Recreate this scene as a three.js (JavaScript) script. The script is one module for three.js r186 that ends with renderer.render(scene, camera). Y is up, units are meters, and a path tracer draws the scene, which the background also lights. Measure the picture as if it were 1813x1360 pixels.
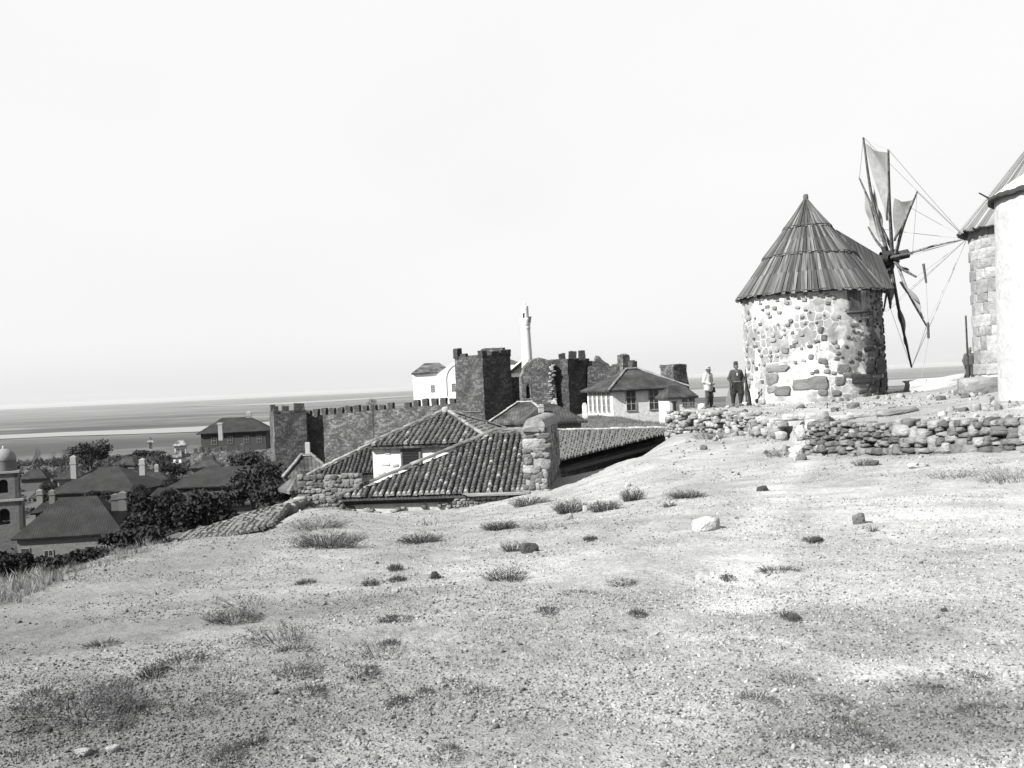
import * as THREE from 'three';
import { mergeGeometries, mergeVertices, toCreasedNormals } from 'three/addons/utils/BufferGeometryUtils.js';
import { ConvexGeometry } from 'three/addons/geometries/ConvexGeometry.js';
import { MarchingCubes } from 'three/addons/objects/MarchingCubes.js';

// ---------------------------------------------------------------- camera, sky, sun, exposure
const scene = new THREE.Scene();
const EYE = 1.6, F = 1860, CX = 906.5, CY = 679, ROLL = 0.0454;
const camera = new THREE.PerspectiveCamera(2 * Math.atan(680 / F) * 180 / Math.PI, 1024 / 768, 0.1, 20000);
camera.position.set(0, EYE, 0);
camera.rotation.z = -ROLL;
const renderer = new THREE.WebGLRenderer();
renderer.toneMapping = THREE.LinearToneMapping;
renderer.toneMappingExposure = 2.6;
renderer.shadowMap.enabled = true;

function mulberry(a) { return () => { a |= 0; a = a + 0x6D2B79F5 | 0; let t = Math.imul(a ^ a >>> 15, 1 | a); t = t + Math.imul(t ^ t >>> 7, 61 | t) ^ t; return ((t ^ t >>> 14) >>> 0) / 4294967296; }; }
let rnd = mulberry(11);
const R = (a, b) => a + (b - a) * rnd();
const pick = a => a[Math.floor(rnd() * a.length) % a.length];
const clamp = (x, a, b) => Math.min(b, Math.max(a, x));
const lerp = (a, b, t) => a + (b - a) * t;
const sstep = (a, b, x) => { const t = clamp((x - a) / (b - a), 0, 1); return t * t * (3 - 2 * t); };
function h3(x, y, z) { let n = Math.imul(x, 374761393) ^ Math.imul(y, 668265263) ^ Math.imul(z, 2147483647 ^ 0x5bd1e995); n = Math.imul(n ^ n >>> 13, 1274126177); n ^= n >>> 16; return (n >>> 0) / 4294967296; }
function vn3(x, y, z) {
  const X = Math.floor(x), Y = Math.floor(y), Z = Math.floor(z); let a = x - X, b = y - Y, c = z - Z;
  a = a * a * (3 - 2 * a); b = b * b * (3 - 2 * b); c = c * c * (3 - 2 * c);
  const l = (p, q, t) => p + (q - p) * t;
  return l(l(l(h3(X, Y, Z), h3(X + 1, Y, Z), a), l(h3(X, Y + 1, Z), h3(X + 1, Y + 1, Z), a), b), l(l(h3(X, Y, Z + 1), h3(X + 1, Y, Z + 1), a), l(h3(X, Y + 1, Z + 1), h3(X + 1, Y + 1, Z + 1), a), b), c);
}
function fbm(x, y, z, o = 4) { let s = 0, a = .5, t = 0; for (let i = 0; i < o; i++) { s += a * vn3(x, y, z + i * 17.3); t += a; x *= 2.03; y *= 2.03; z *= 2.03; a *= .5; } return s / t; }
function pn(x, y, per, sd) {            // periodic value noise: x, y in cells
  const X = Math.floor(x), Y = Math.floor(y); let a = x - X, b = y - Y; a = a * a * (3 - 2 * a); b = b * b * (3 - 2 * b);
  const m = v => ((v % per) + per) % per, x0 = m(X), x1 = m(X + 1), y0 = m(Y), y1 = m(Y + 1);
  return (h3(x0, y0, sd) * (1 - a) + h3(x1, y0, sd) * a) * (1 - b) + (h3(x0, y1, sd) * (1 - a) + h3(x1, y1, sd) * a) * b;
}
function pfbm(u, v, per, o, sd) { let s = 0, a = .5, t = 0; for (let i = 0; i < o; i++) { s += a * pn(u * per, v * per, per, sd + i); t += a; a *= .55; per *= 2; } return s / t; }

// the sky: a bright hazy daylight sky, whitest towards the horizon, fainter towards the zenith, thin streaks of cloud
{
  const W = 1024, H = 512, d = new Float32Array(W * H * 4);
  for (let j = 0; j < H; j++) for (let i = 0; i < W; i++) {
    const el = (j + .5) / H * 180 - 90, az = i / W;
    const up = clamp(el, 0, 90);
    let L = .368 * (1 - .13 * Math.exp(-Math.pow(up / 1.9, 2)) - .03 * Math.exp(-Math.pow(up / 7, 2)));
    L *= 1 - .62 * sstep(24, 85, up);
    const cl = pfbm(az, (up / 90) * .5, 14, 4, 91), st = pn(az * 24, up / 5, 24, 55);
    L *= 1 + .075 * (cl - .5) * sstep(1, 12, up) + .03 * (st - .5);
    if (el < 0) L *= lerp(1, .55, sstep(0, -30, el) || sstep(0, 30, -el));
    const k = (j * W + i) * 4; d[k] = d[k + 1] = d[k + 2] = L; d[k + 3] = 1;
  }
  const t = new THREE.DataTexture(d, W, H, THREE.RGBAFormat, THREE.FloatType);
  t.mapping = THREE.EquirectangularReflectionMapping; t.magFilter = t.minFilter = THREE.LinearFilter; t.needsUpdate = true;
  scene.background = t; scene.environment = t;
}
const SUN = new THREE.Vector3(-.72, .616, .32).normalize();
const sun = new THREE.DirectionalLight(new THREE.Color(1, .995, .985), 5);
sun.position.copy(SUN).multiplyScalar(300); sun.target.position.set(0, -4, -60); scene.add(sun, sun.target);
sun.castShadow = true; sun.shadow.mapSize.set(4096, 4096);
Object.assign(sun.shadow.camera, { left: -180, right: 180, top: 180, bottom: -180, near: 10, far: 800 });
scene.fog = new THREE.FogExp2(0xf4f4f4, 0.00002);

// ---------------------------------------------------------------- helpers
const V = (x, y, z) => new THREE.Vector3(x, y, z);
const CR = Math.cos(ROLL), SR = Math.sin(ROLL);
function P(px, py, d) { const u = (px - CX) / F, v = (CY - py) / F; return V(d * (u * CR + v * SR), EYE + d * (-u * SR + v * CR), -d); }
const pxOf = p => CX + F * (p.x * CR - (p.y - EYE) * SR) / -p.z;
const used = {};
function uname(n) { used[n] = (used[n] ?? -1) + 1; return used[n] ? n + '_' + String(used[n]).padStart(3, '0') : n; }
function tag(o, label, category, group) { o.userData.label = label; if (category) o.userData.category = category; if (group) o.userData.group = group; return o; }
function thing(name, label, category, pos, turn = 0, group) {
  const o = new THREE.Group(); o.name = uname(name); scene.add(o); o.position.copy(pos); o.rotation.y = turn; return tag(o, label, category, group);
}
function mesh(name, geo, mat, parent = scene) {
  const m = new THREE.Mesh(geo, mat); m.name = parent === scene ? uname(name) : name; m.castShadow = m.receiveShadow = true; parent.add(m); return m;
}
function stuff(m) { m.userData.kind = 'stuff'; return m; }
const grey = v => new THREE.Color().setRGB(v, v, v);
function tex(size, fn, srgb) {
  const d = new Uint8Array(size * size * 4);
  for (let j = 0; j < size; j++) for (let i = 0; i < size; i++) {
    let v = clamp(fn(i / size, j / size), 0, 1); if (srgb) v = v < .0031308 ? v * 12.92 : 1.055 * Math.pow(v, 1 / 2.4) - .055;
    const k = (j * size + i) * 4; d[k] = d[k + 1] = d[k + 2] = Math.round(v * 255); d[k + 3] = 255;
  }
  const t = new THREE.DataTexture(d, size, size); t.wrapS = t.wrapT = THREE.RepeatWrapping; t.magFilter = THREE.LinearFilter; t.minFilter = THREE.LinearMipmapLinearFilter; t.generateMipmaps = true;
  if (srgb) t.colorSpace = THREE.SRGBColorSpace; t.needsUpdate = true; return t;
}
function rep(t, n) { const c = t.clone(); c.repeat.set(n, n); c.needsUpdate = true; return c; }
// cell noise for rubble: distance to nearest and second nearest jittered point, and the cell's own number
function cells(u, v, n, sd, sx = 1) {
  const x = u * n, y = v * n * sx, ny = Math.round(n * sx), X = Math.floor(x), Y = Math.floor(y); let d1 = 9, d2 = 9, id = 0;
  for (let b = -1; b < 2; b++) for (let a = -1; a < 2; a++) {
    const cx = ((X + a) % n + n) % n, cy = ((Y + b) % ny + ny) % ny;
    const dx = X + a + .5 + .8 * (h3(cx, cy, sd) - .5) - x, dy = Y + b + .5 + .8 * (h3(cx, cy, sd + 1) - .5) - y, q = Math.sqrt(dx * dx + dy * dy);
    if (q < d1) { d2 = d1; d1 = q; id = h3(cx, cy, sd + 2); } else if (q < d2) d2 = q;
  }
  return [d1, d2 - d1, id];
}
const T = {};
{
  const g1 = (u, v) => pfbm(u, v, 6, 3, 3), g2 = (u, v) => pfbm(u, v, 96, 3, 21);
  const peb = (u, v) => { const [a, e, id] = cells(u, v, 170, 40), [b, f, jd] = cells(u, v, 90, 60); let k = 0; if (id > .55) k += sstep(.48, .1, a) * .9 * (id - .2); if (jd > .78) k += sstep(.36, .08, b) * 1.1; return k; };
  const pebTone = (u, v) => { const [a, , id] = cells(u, v, 170, 40), [b, , jd] = cells(u, v, 90, 60); let k = .5; if (id > .55 && a < .4) k = .2 + .8 * (id * 7 % 1); if (jd > .78 && b < .3) k = .25 + .75 * (jd * 13 % 1); return k; };
  T.gravel = tex(2048, (u, v) => .34 + .36 * (g1(u, v) - .5) + .55 * (g2(u, v) - .5) + .42 * (pebTone(u, v) - .5) + .3, true);
  T.gravelB = tex(2048, (u, v) => .25 + .4 * (g2(u, v) - .3) + .45 * peb(u, v));
  T.plaster = tex(1024, (u, v) => { const a = pfbm(u, v, 4, 5, 7), b = pfbm(u, v, 40, 3, 8); return .78 + .5 * (a - .5) + .22 * (b - .5) - .35 * sstep(.56, .66, a) * .6; }, true);
  T.plasterB = tex(512, (u, v) => .5 + .6 * (pfbm(u, v, 10, 5, 9) - .5));
  T.rubble = tex(1024, (u, v) => { const [a, e, id] = cells(u + .01 * pn(u * 30, v * 30, 30, 5), v, 24, 70, 1.5); const n = pfbm(u, v, 7, 5, 12); return (.28 + .72 * id * id) * clamp(1.5 * n + .1, .5, 1.3) * lerp(1.2, .8, sstep(0, .12, e)) + .06; }, true);
  T.rubbleB = tex(1024, (u, v) => { const [a, e] = cells(u + .01 * pn(u * 30, v * 30, 30, 5), v, 24, 70, 1.5); return sstep(0, .3, e) * .8 + .2 * pfbm(u, v, 40, 3, 13); });
  T.stone = tex(512, (u, v) => .72 + .7 * (pfbm(u, v, 5, 5, 17) - .5), true);
  T.stoneB = tex(512, (u, v) => pfbm(u, v, 14, 5, 18));
  T.wood = tex(512, (u, v) => .6 + .75 * (pn(u * 48, v * 3, 48, 31) - .5) + .4 * (pn(u * 110, v * 6, 110, 32) - .5) + .3 * (pfbm(u, v, 4, 3, 33) - .5), true);
  T.pan = tex(1024, (u, v) => { const c = u * 20 % 1, r = v * 16 % 1, id = h3(Math.floor(u * 20), Math.floor(v * 16), 5); return (.45 + .45 * id) * (.78 + .22 * Math.sin(Math.PI * c)) * (.8 + .2 * r) * clamp(3 * pfbm(u, v, 4, 6, 6) - .55, .25, 1.7); }, true);
  T.panB = tex(1024, (u, v) => Math.sin(Math.PI * (u * 20 % 1)) * .8 + .2 * (1 - (v * 16 % 1)));
}
// the near windmill's wall: lime plaster over rubble, half-hidden stones, white mortar veins, bare grey patches
T.mill = (() => { const W = 2048, H = 512, d = new Uint8Array(W * H * 4); for (let j = 0; j < H; j++) for (let i = 0; i < W; i++) {
  const u = i / W, v = j / H, x = u * 18.4, y = v * 5.2; const uu = u * 2.6, vv = v * 2.6 * 5.2 / 18.4 * 1;
  const [a, e, id] = cells(u + .004 * (vn3(x * 3, y * 3, 1) - .5), v * 5.2 / 18.4, 60, 210), n = fbm(x * .8, y * .8, 3, 4), n2 = fbm(x * 2.4, y * 2.4, 9, 4), n3 = fbm(x * 9, y * 9, 4, 3);
  let c = lerp(.29, .15, sstep(.42, .56, n)) * (.65 + .7 * n3); const show = sstep(.4, .58, n2); if (id > .5) c = lerp(c, (.1 + .13 * id) * (.7 + .6 * n3), show * sstep(.06, .16, e) * .9); c = lerp(c, .5, sstep(.11, .03, e) * .8 * sstep(.5, .64, fbm(x * 1.3, y * 1.3, 31, 3)));
  c = lerp(c, .6, sstep(.6, .66, fbm(x * 1.7 + 5, y * 1.1, 61, 4)) * .8); c = lerp(c, .17, sstep(.7, .1, y) * sstep(.42, .6, n2) * .7);
  const s = 1.055 * Math.pow(clamp(c, .001, 1), 1 / 2.4) - .055, k = (j * W + i) * 4; d[k] = d[k + 1] = d[k + 2] = Math.round(255 * s); d[k + 3] = 255; }
  const t = new THREE.DataTexture(d, W, H); t.wrapS = t.wrapT = THREE.RepeatWrapping; t.magFilter = THREE.LinearFilter; t.colorSpace = THREE.SRGBColorSpace; t.needsUpdate = true; return t; })();
const mats = {};
function mat(a, map, bump, bs = .01, n = 1, rough = .95) {
  const key = [a, map, bump, bs, n, rough].join();
  if (mats[key]) return mats[key];
  const m = new THREE.MeshStandardMaterial({ color: grey(a), roughness: rough, metalness: 0, side: THREE.DoubleSide });
  if (map) { m.map = TT(map, n); } if (bump) { m.bumpMap = TT(bump, n); m.bumpScale = bs; }
  return mats[key] = m;
}
const tcache = {};
function TT(k, n) { return tcache[k + n] ??= (n === 1 ? T[k] : rep(T[k], n)); }
const tones = (base, n, spread, map, bump, bs, rp) => Array.from({ length: n }, (_, i) => mat(+(base * (1 - spread + 2 * spread * (i + .5) / n)).toFixed(4), map, bump, bs, rp));
// uv in metres from the dominant axis of each face
function boxUV(g, s = 1, crease = .6) {
  g = g.index ? g.toNonIndexed() : g; g.deleteAttribute('uv'); g.deleteAttribute('normal'); g.computeVertexNormals();
  const p = g.attributes.position, n = g.attributes.normal, uv = new Float32Array(p.count * 2);
  for (let i = 0; i < p.count; i++) {
    const f = i - i % 3; let a = Math.abs(n.getX(f)), b = Math.abs(n.getY(f)), c = Math.abs(n.getZ(f)), x = p.getX(i), y = p.getY(i), z = p.getZ(i);
    const [U, W] = b > a && b > c ? [x, z] : a > c ? [z, y] : [x, y]; uv[2 * i] = U * s; uv[2 * i + 1] = W * s;
  }
  g.setAttribute('uv', new THREE.BufferAttribute(uv, 2));
  return crease ? toCreasedNormals(g, crease) : g;
}
function box(w, h, d, x = 0, y = 0, z = 0, s = 1) { const g = new THREE.BoxGeometry(w, h, d); g.translate(x, y, z); return boxUV(g, s, 0); }
function merge(a) { return mergeGeometries(a.map(g => { g = g.index ? g.toNonIndexed() : g; for (const k of Object.keys(g.attributes)) if (!['position', 'normal', 'uv'].includes(k)) g.deleteAttribute(k); return g; })); }
function hull(pts, s = 1) { return boxUV(new ConvexGeometry(pts), s, 0); }
// tapered tube through points
function tube(pts, r0, r1, seg = 8, rad = 6) {
  const c = pts.length > 2 ? new THREE.CatmullRomCurve3(pts) : new THREE.LineCurve3(pts[0], pts[1]);
  const g = new THREE.TubeGeometry(c, pts.length > 2 ? seg : 2, 1, rad, false), p = g.attributes.position, N = (pts.length > 2 ? seg : 2);
  for (let i = 0; i <= N; i++) { const t = i / N, o = c.getPointAt(t), r = lerp(r0, r1, t); for (let j = 0; j <= rad; j++) { const k = i * (rad + 1) + j; p.setXYZ(k, o.x + (p.getX(k) - o.x) * r, o.y + (p.getY(k) - o.y) * r, o.z + (p.getZ(k) - o.z) * r); } }
  g.computeVertexNormals(); return g;
}
// irregular stones, a few shapes shared by all
function stoneGeo(sd, seg, round = .4, jit = .08) {
  let g = new THREE.BoxGeometry(1, 1, 1, seg, seg, seg); g.deleteAttribute('normal'); g.deleteAttribute('uv'); g = mergeVertices(g);
  const p = g.attributes.position, q = mulberry(sd * 77 + 5);
  const ax = [q() - .5, q() - .5, q() - .5];
  for (let i = 0; i < p.count; i++) {
    let v = V(p.getX(i), p.getY(i), p.getZ(i)); const n = v.clone().normalize().multiplyScalar(.6); v.lerp(n, round);
    v.x *= 1 + .25 * ax[0] * v.y * 2; v.y *= 1 + .25 * ax[1] * v.x * 2;
    v.addScaledVector(v.clone().normalize(), jit * 2 * (vn3(v.x * 3 + sd * 9.1, v.y * 3, v.z * 3) - .5)); v.add(V(q() - .5, q() - .5, q() - .5).multiplyScalar(jit));
    p.setXYZ(i, v.x, v.y, v.z);
  }
  g.computeVertexNormals(); const uv = new Float32Array(p.count * 2); for (let i = 0; i < p.count; i++) { uv[2 * i] = (p.getX(i) + p.getZ(i)) * .6 + sd * .37; uv[2 * i + 1] = (p.getY(i) + .3 * p.getZ(i)) * .6 + sd * .21; }
  g.setAttribute('uv', new THREE.BufferAttribute(uv, 2)); return g;
}
const STONES = [1, 2, 3, 4, 5, 6, 7, 8].map(i => stoneGeo(i, 3, .33, .07));
const MST = [21, 22, 23, 24, 25, 26, 27, 28].map(i => stoneGeo(i, 3, .38, .13));
const ROUND = [11, 12, 13, 14].map(i => stoneGeo(i, 3, .85, .1));
// coursed rubble over a rectangle w x h in the parent's xy plane (front at z = z0), clipped by top(x); map(x, y) may move it elsewhere
function layStones(parent, w, h, o) {
  let n = 0; const place = [];
  for (let y = 0; y < h;) {
    const ch = R(o.h0, o.h1) * (o.big ? lerp(o.big, 1, y / h) : 1);
    for (let x = -R(0, .1); x < w;) {
      const sw = ch * R(.8, o.asp ?? 2.1), cx = clamp(x + sw / 2, 0, w), cy = y + ch / 2 + R(-.015, .015);
      const two = o.mix && rnd() < .22 && ch > .15;
      if ((!o.top || cy < o.top(cx)) && rnd() > (o.skip ?? 0)) { if (two) place.push([cx, cy - ch * .24, sw, ch * .5], [cx - sw * .2, cy + ch * .25, sw * .6, ch * .52]); else place.push([cx, cy + (o.mix ? R(-.04, .04) : 0), sw, ch * (o.mix ? R(.8, 1.25) : R(.85, 1.12))]); }
      x += sw * .97;
    }
    y += ch * .95;
  }
  for (const [x, y, sw, sh] of place) {
    const m = mesh('stone', pick(o.geo ?? STONES), pick(o.mats), parent); const q = o.map ? o.map(x, y) : { p: V(o.x0 + x, o.y0 + y, o.z0), r: 0 };
    m.position.copy(q.p); m.rotation.set(R(-.06, .06), q.r + R(-.08, .08), R(-.09, .09)); m.scale.set(sw * 1.04, sh * 1.05, o.depth ?? .25); n++;
  }
  return n;
}
// ---------------------------------------------------------------- the terrain
// heights are worked out from surveyed points: bearing, distance and drop below eye level
function TPS(pts, reg = 1e-4) {
  const n = pts.length, N = n + 3, A = Array.from({ length: N }, () => new Float64Array(N + 1));
  const U = r2 => r2 < 1e-12 ? 0 : r2 * Math.log(r2);
  for (let i = 0; i < n; i++) {
    for (let j = 0; j < n; j++) { const dx = pts[i][0] - pts[j][0], dy = pts[i][1] - pts[j][1]; A[i][j] = U(dx * dx + dy * dy) + (i === j ? reg : 0); }
    A[i][n] = A[n][i] = 1; A[i][n + 1] = A[n + 1][i] = pts[i][0]; A[i][n + 2] = A[n + 2][i] = pts[i][1]; A[i][N] = pts[i][2];
  }
  for (let c = 0; c < N; c++) {
    let b = c; for (let r = c + 1; r < N; r++) if (Math.abs(A[r][c]) > Math.abs(A[b][c])) b = r;
    [A[c], A[b]] = [A[b], A[c]];
    for (let r = 0; r < N; r++) if (r !== c) { const f = A[r][c] / A[c][c]; if (f) for (let k = c; k <= N; k++) A[r][k] -= f * A[c][k]; }
  }
  const w = A.map((r, i) => r[N] / r[i]);
  return (x, y) => { let s = w[n] + w[n + 1] * x + w[n + 2] * y; for (let i = 0; i < n; i++) { const dx = x - pts[i][0], dy = y - pts[i][1]; s += w[i] * U(dx * dx + dy * dy); } return s; };
}
const KT = 2.2;
const ctl = a => a.map(([px, d, H]) => { const u = (px - CX) / F; return [Math.atan(u) * KT, Math.log(d * Math.sqrt(1 + u * u)), -H]; });
const baseH = (() => {
  const c = [];
  for (const px of [-500, 0, 450, 906, 1360, 1813, 2300]) {
    c.push([px, 1.2, 1.6], [px, 2.6, 1.6]);
    for (const d of [420, 900, 2200, 9000]) c.push([px, d, 29.6]);
  }
  const col = (px, ...a) => { for (let i = 0; i < a.length; i += 2) c.push([px, a[i], a[i + 1]]); };
  col(-600, 5, 1.56, 8, 2.1, 13, 3.4, 30, 8, 60, 13, 100, 16, 160, 14.5, 250, 14.5);
  col(-250, 4.6, 1.55, 7, 1.78, 10, 2.2, 12.5, 2.7, 18, 4.2, 30, 7, 60, 12.6, 100, 15.8, 160, 14, 250, 14);
  col(0, 4.5, 1.55, 6.6, 1.7, 10.3, 2.1, 14, 2.41, 16, 2.9, 20, 3.9, 30, 6.3, 40, 8.6, 60, 12.2, 100, 15.7, 130, 14.1, 160, 13.4, 250, 13.6);
  col(150, 17, 2.55, 20, 3.2, 26, 4.8, 40, 8.3, 100, 15, 130, 13.7);
  col(300, 4.45, 1.56, 6.4, 1.7, 11.5, 2.12, 14.5, 2.28, 20, 2.75, 22.5, 3.45, 28, 5, 40, 8, 60, 10.8, 100, 13, 118, 12.7, 160, 12.7, 205, 13, 250, 13.6);
  col(430, 22, 2.97, 24.5, 3.3, 28, 4.6); col(640, 29, 3.6); col(780, 29.2, 3.5);
  col(520, 6.3, 1.7, 13.4, 2.18, 17.8, 2.42, 22, 2.7, 26.5, 2.98, 30, 3.45, 36, 4.6, 45, 6.1, 60, 7.4, 110, 11, 160, 13);
  col(700, 4.4, 1.58, 6.2, 1.71, 13, 2.18, 17.5, 2.5, 29, 3.4, 36, 3.9, 60, 7.5, 110, 9.5, 150, 10);
  col(906, 6.1, 1.71, 12.3, 2.12, 16.5, 2.4, 29.3, 3.14, 36, 3.6, 60, 5.0, 110, 5.4, 150, 6.6, 230, 9);
  col(1000, 29.4, 2.92, 31.5, 2.85, 36, 3.6);
  col(1060, 31, 2.66, 35, 3.4, 43, 4.4, 60, 4.2);
  col(1100, 5.95, 1.7, 11.3, 2, 18.5, 2.29, 32, 2.5, 36, 3.0, 42, 4.2, 52, 3.9, 70, 3.55, 92, 3.4, 140, 5.5);
  col(1160, 33.5, 2.4, 37, 2.4, 41, 3.4);
  col(1190, 11, 1.97, 17, 2.14, 32, 2.3, 37.5, 2.1, 60, 3.7, 75, 3.5, 110, 4.5, 160, 7);
  col(1250, 30.5, 2.25, 37, 2.03);
  col(1350, 29, 2.2, 32.5, 2.03);
  col(1400, 4.25, 1.6, 5.8, 1.69, 10.5, 1.94, 16, 2.09, 27, 2.21);
  col(1450, 26.8, 2.19);
  col(1600, 5.75, 1.71, 9.9, 1.88, 14.5, 1.97, 24.3, 2.06);
  col(1813, 4.2, 1.6, 9, 1.85, 15, 1.95, 22, 1.92);
  col(2100, 5, 1.62, 10, 1.8, 19, 1.85);
  for (const px of [1300, 1550, 1813, 2200]) col(px, 45, 2, 62, 4.5, 90, 9, 150, 17, 250, 24);
  return TPS(ctl(c), 2e-4);
})();
const topH = TPS(ctl([[1190, 38.8, 1.25], [1306, 42, 1.31], [1256, 42, 1.33], [1306, 36.3, 1.33], [1400, 31.3, 1.48], [1450, 27.8, 1.46], [1600, 25.3, 1.37], [1813, 22.8, 1.32], [2100, 21, 1.25],
  [1441, 40, 1.22], [1441, 46, 1.2], [1600, 45, 1.03], [1700, 36, .98], [1813, 26, 1.08], [1640, 50, .95], [1520, 36, 1.2], [1520, 31, 1.36], [1306, 55, 2.4], [1640, 60, 2.6], [2100, 26, 1.0], [2100, 45, 1.1], [1190, 50, 2.0], [1250, 60, 3]]), 2e-4);
const plan = (px, d) => [(px - CX) / F * d, -d];
const wallLine = [[1190, 38.4], [1300, 36], [1400, 31], [1450, 27.5], [1600, 25], [1813, 22.5], [2300, 20]].map(a => plan(...a));
const terrace = [...wallLine, plan(2400, 60), plan(1260, 62), plan(1215, 50)];
function insideD(x, z) {          // signed distance to the terrace's edge, positive inside
  let ins = false, best = 1e9;
  for (let i = 0, j = terrace.length - 1; i < terrace.length; j = i++) {
    const [ax, az] = terrace[j], [bx, bz] = terrace[i];
    if ((az > z) !== (bz > z) && x < (bx - ax) * (z - az) / (bz - az) + ax) ins = !ins;
    const t = clamp(((x - ax) * (bx - ax) + (z - az) * (bz - az)) / ((bx - ax) ** 2 + (bz - az) ** 2), 0, 1);
    best = Math.min(best, Math.hypot(x - ax - t * (bx - ax), z - az - t * (bz - az)));
  }
  return ins ? best : -best;
}
const polar = (x, z) => { let th = Math.atan2(x, -z); return [th, Math.hypot(x, z)]; };
function hRaw(x, z) {
  const [th, r] = polar(x, z), t = clamp(th, -.72, .72) * KT, lr = Math.log(clamp(r, 1.2, 9000));
  let y = baseH(t, lr);
  if (r > 15 && r < 75 && th > .1) { const s = insideD(x, z), m = sstep(-.08, .28, s) * (1 - sstep(47, 61, r)); if (m > 0) y = lerp(y, topH(t, lr), m); }
  return EYE + lerp(y, -29.6, sstep(260, 420, r));
}
function hGround(x, z) {
  const r = Math.hypot(x, z); let y = hRaw(x, z);
  if (r > 420) return y;
  const a = clamp(1 - (r - 60) / 60, 0, 1);
  y += a * (.10 * (fbm(x * .55, z * .55, 3, 3) - .5) + .06 * (fbm(x * 2.3, z * 2.3, 9, 3) - .5) + .025 * (fbm(x * 9, z * 9, 5, 2) - .5));
  if (r > 60) y += .9 * (fbm(x * .06, z * .06, 2, 3) - .5) * sstep(60, 120, r);
  return y;
}
// a ground point seen in the photograph's column px at distance d
function PG(px, d, dy = 0) { let y = 0, x = 0; for (let i = 0; i < 5; i++) { x = (d * (px - CX) / F + (y - EYE) * SR) / CR; y = hGround(x, -d); } return V(x, y + dy, -d); }
const crest = (() => { const k = [[-400, 10], [0, 14.5], [300, 21], [520, 27.5], [700, 31], [1000, 32], [1060, 33], [1120, 36.5], [1190, 39]]; return px => { if (px >= 1190) return 60; for (let i = 1; i < k.length; i++) if (px <= k[i][0]) return lerp(k[i - 1][1], k[i][1], clamp((px - k[i - 1][0]) / (k[i][0] - k[i - 1][0]), 0, 1)); }; })();
const track = [[1420, 27], [1360, 20], [1335, 14.5], [1300, 10.5], [1275, 8.3], [1220, 6.4]].map(a => plan(...a)), patches = [[1600, 5.9, .7, 1.22], [1480, 5.1, .8, .72], [1650, 5.0, .6, .76], [1440, 7.2, .9, .8], [1740, 14, 3, 1.25], [520, 15, 1.6, 1.4], [480, 9, 1.2, .8], [150, 5.6, .9, .75], [870, 5.4, .8, .85], [1050, 24, 2.5, 1.2]];
function groundTone(x, z, y) {
  const r = Math.hypot(x, z), d = Math.max(-z, .5), px = z < 0 ? CX + F * x / d : 900, n = fbm(x * .33, z * .33, 1, 4), n2 = fbm(x * 1.3, z * 1.3, 4, 3);
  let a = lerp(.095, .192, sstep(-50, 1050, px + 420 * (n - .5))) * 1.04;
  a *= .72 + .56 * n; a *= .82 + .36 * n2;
  if (r < 9) a *= 1 - .14 * sstep(9, 5, r) * sstep(.45, .65, fbm(x * .8, z * .8, 21, 3));
  for (let i = 1; i < track.length; i++) { const [ax, az] = track[i - 1], [bx, bz] = track[i], t = clamp(((x - ax) * (bx - ax) + (z - az) * (bz - az)) / ((bx - ax) ** 2 + (bz - az) ** 2), 0, 1), q = Math.hypot(x - lerp(ax, bx, t), z - lerp(az, bz, t)) + .5 * (n2 - .5); a *= 1 + .22 * sstep(.55, .1, q) * (r < 40 ? 1 : 0); }
  for (const [px2, d2, rr, k] of patches) { const [ax, az] = plan(px2, d2), q = Math.hypot(x - ax, (z - az) * .8) / rr + 1.2 * (n2 - .5); a *= 1 + (k - 1) * sstep(1, .35, q); }
  a = Math.min(a, .3);
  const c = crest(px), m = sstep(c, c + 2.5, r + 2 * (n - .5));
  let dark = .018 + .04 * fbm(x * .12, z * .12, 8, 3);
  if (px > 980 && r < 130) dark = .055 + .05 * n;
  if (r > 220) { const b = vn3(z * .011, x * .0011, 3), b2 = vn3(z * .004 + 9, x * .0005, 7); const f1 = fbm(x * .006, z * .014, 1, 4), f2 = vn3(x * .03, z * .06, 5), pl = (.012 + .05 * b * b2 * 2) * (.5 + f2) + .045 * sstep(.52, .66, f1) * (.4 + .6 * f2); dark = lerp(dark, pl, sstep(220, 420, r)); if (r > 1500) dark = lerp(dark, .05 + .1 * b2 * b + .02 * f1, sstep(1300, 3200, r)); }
  return lerp(a, dark, m) / .62;
}
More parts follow.
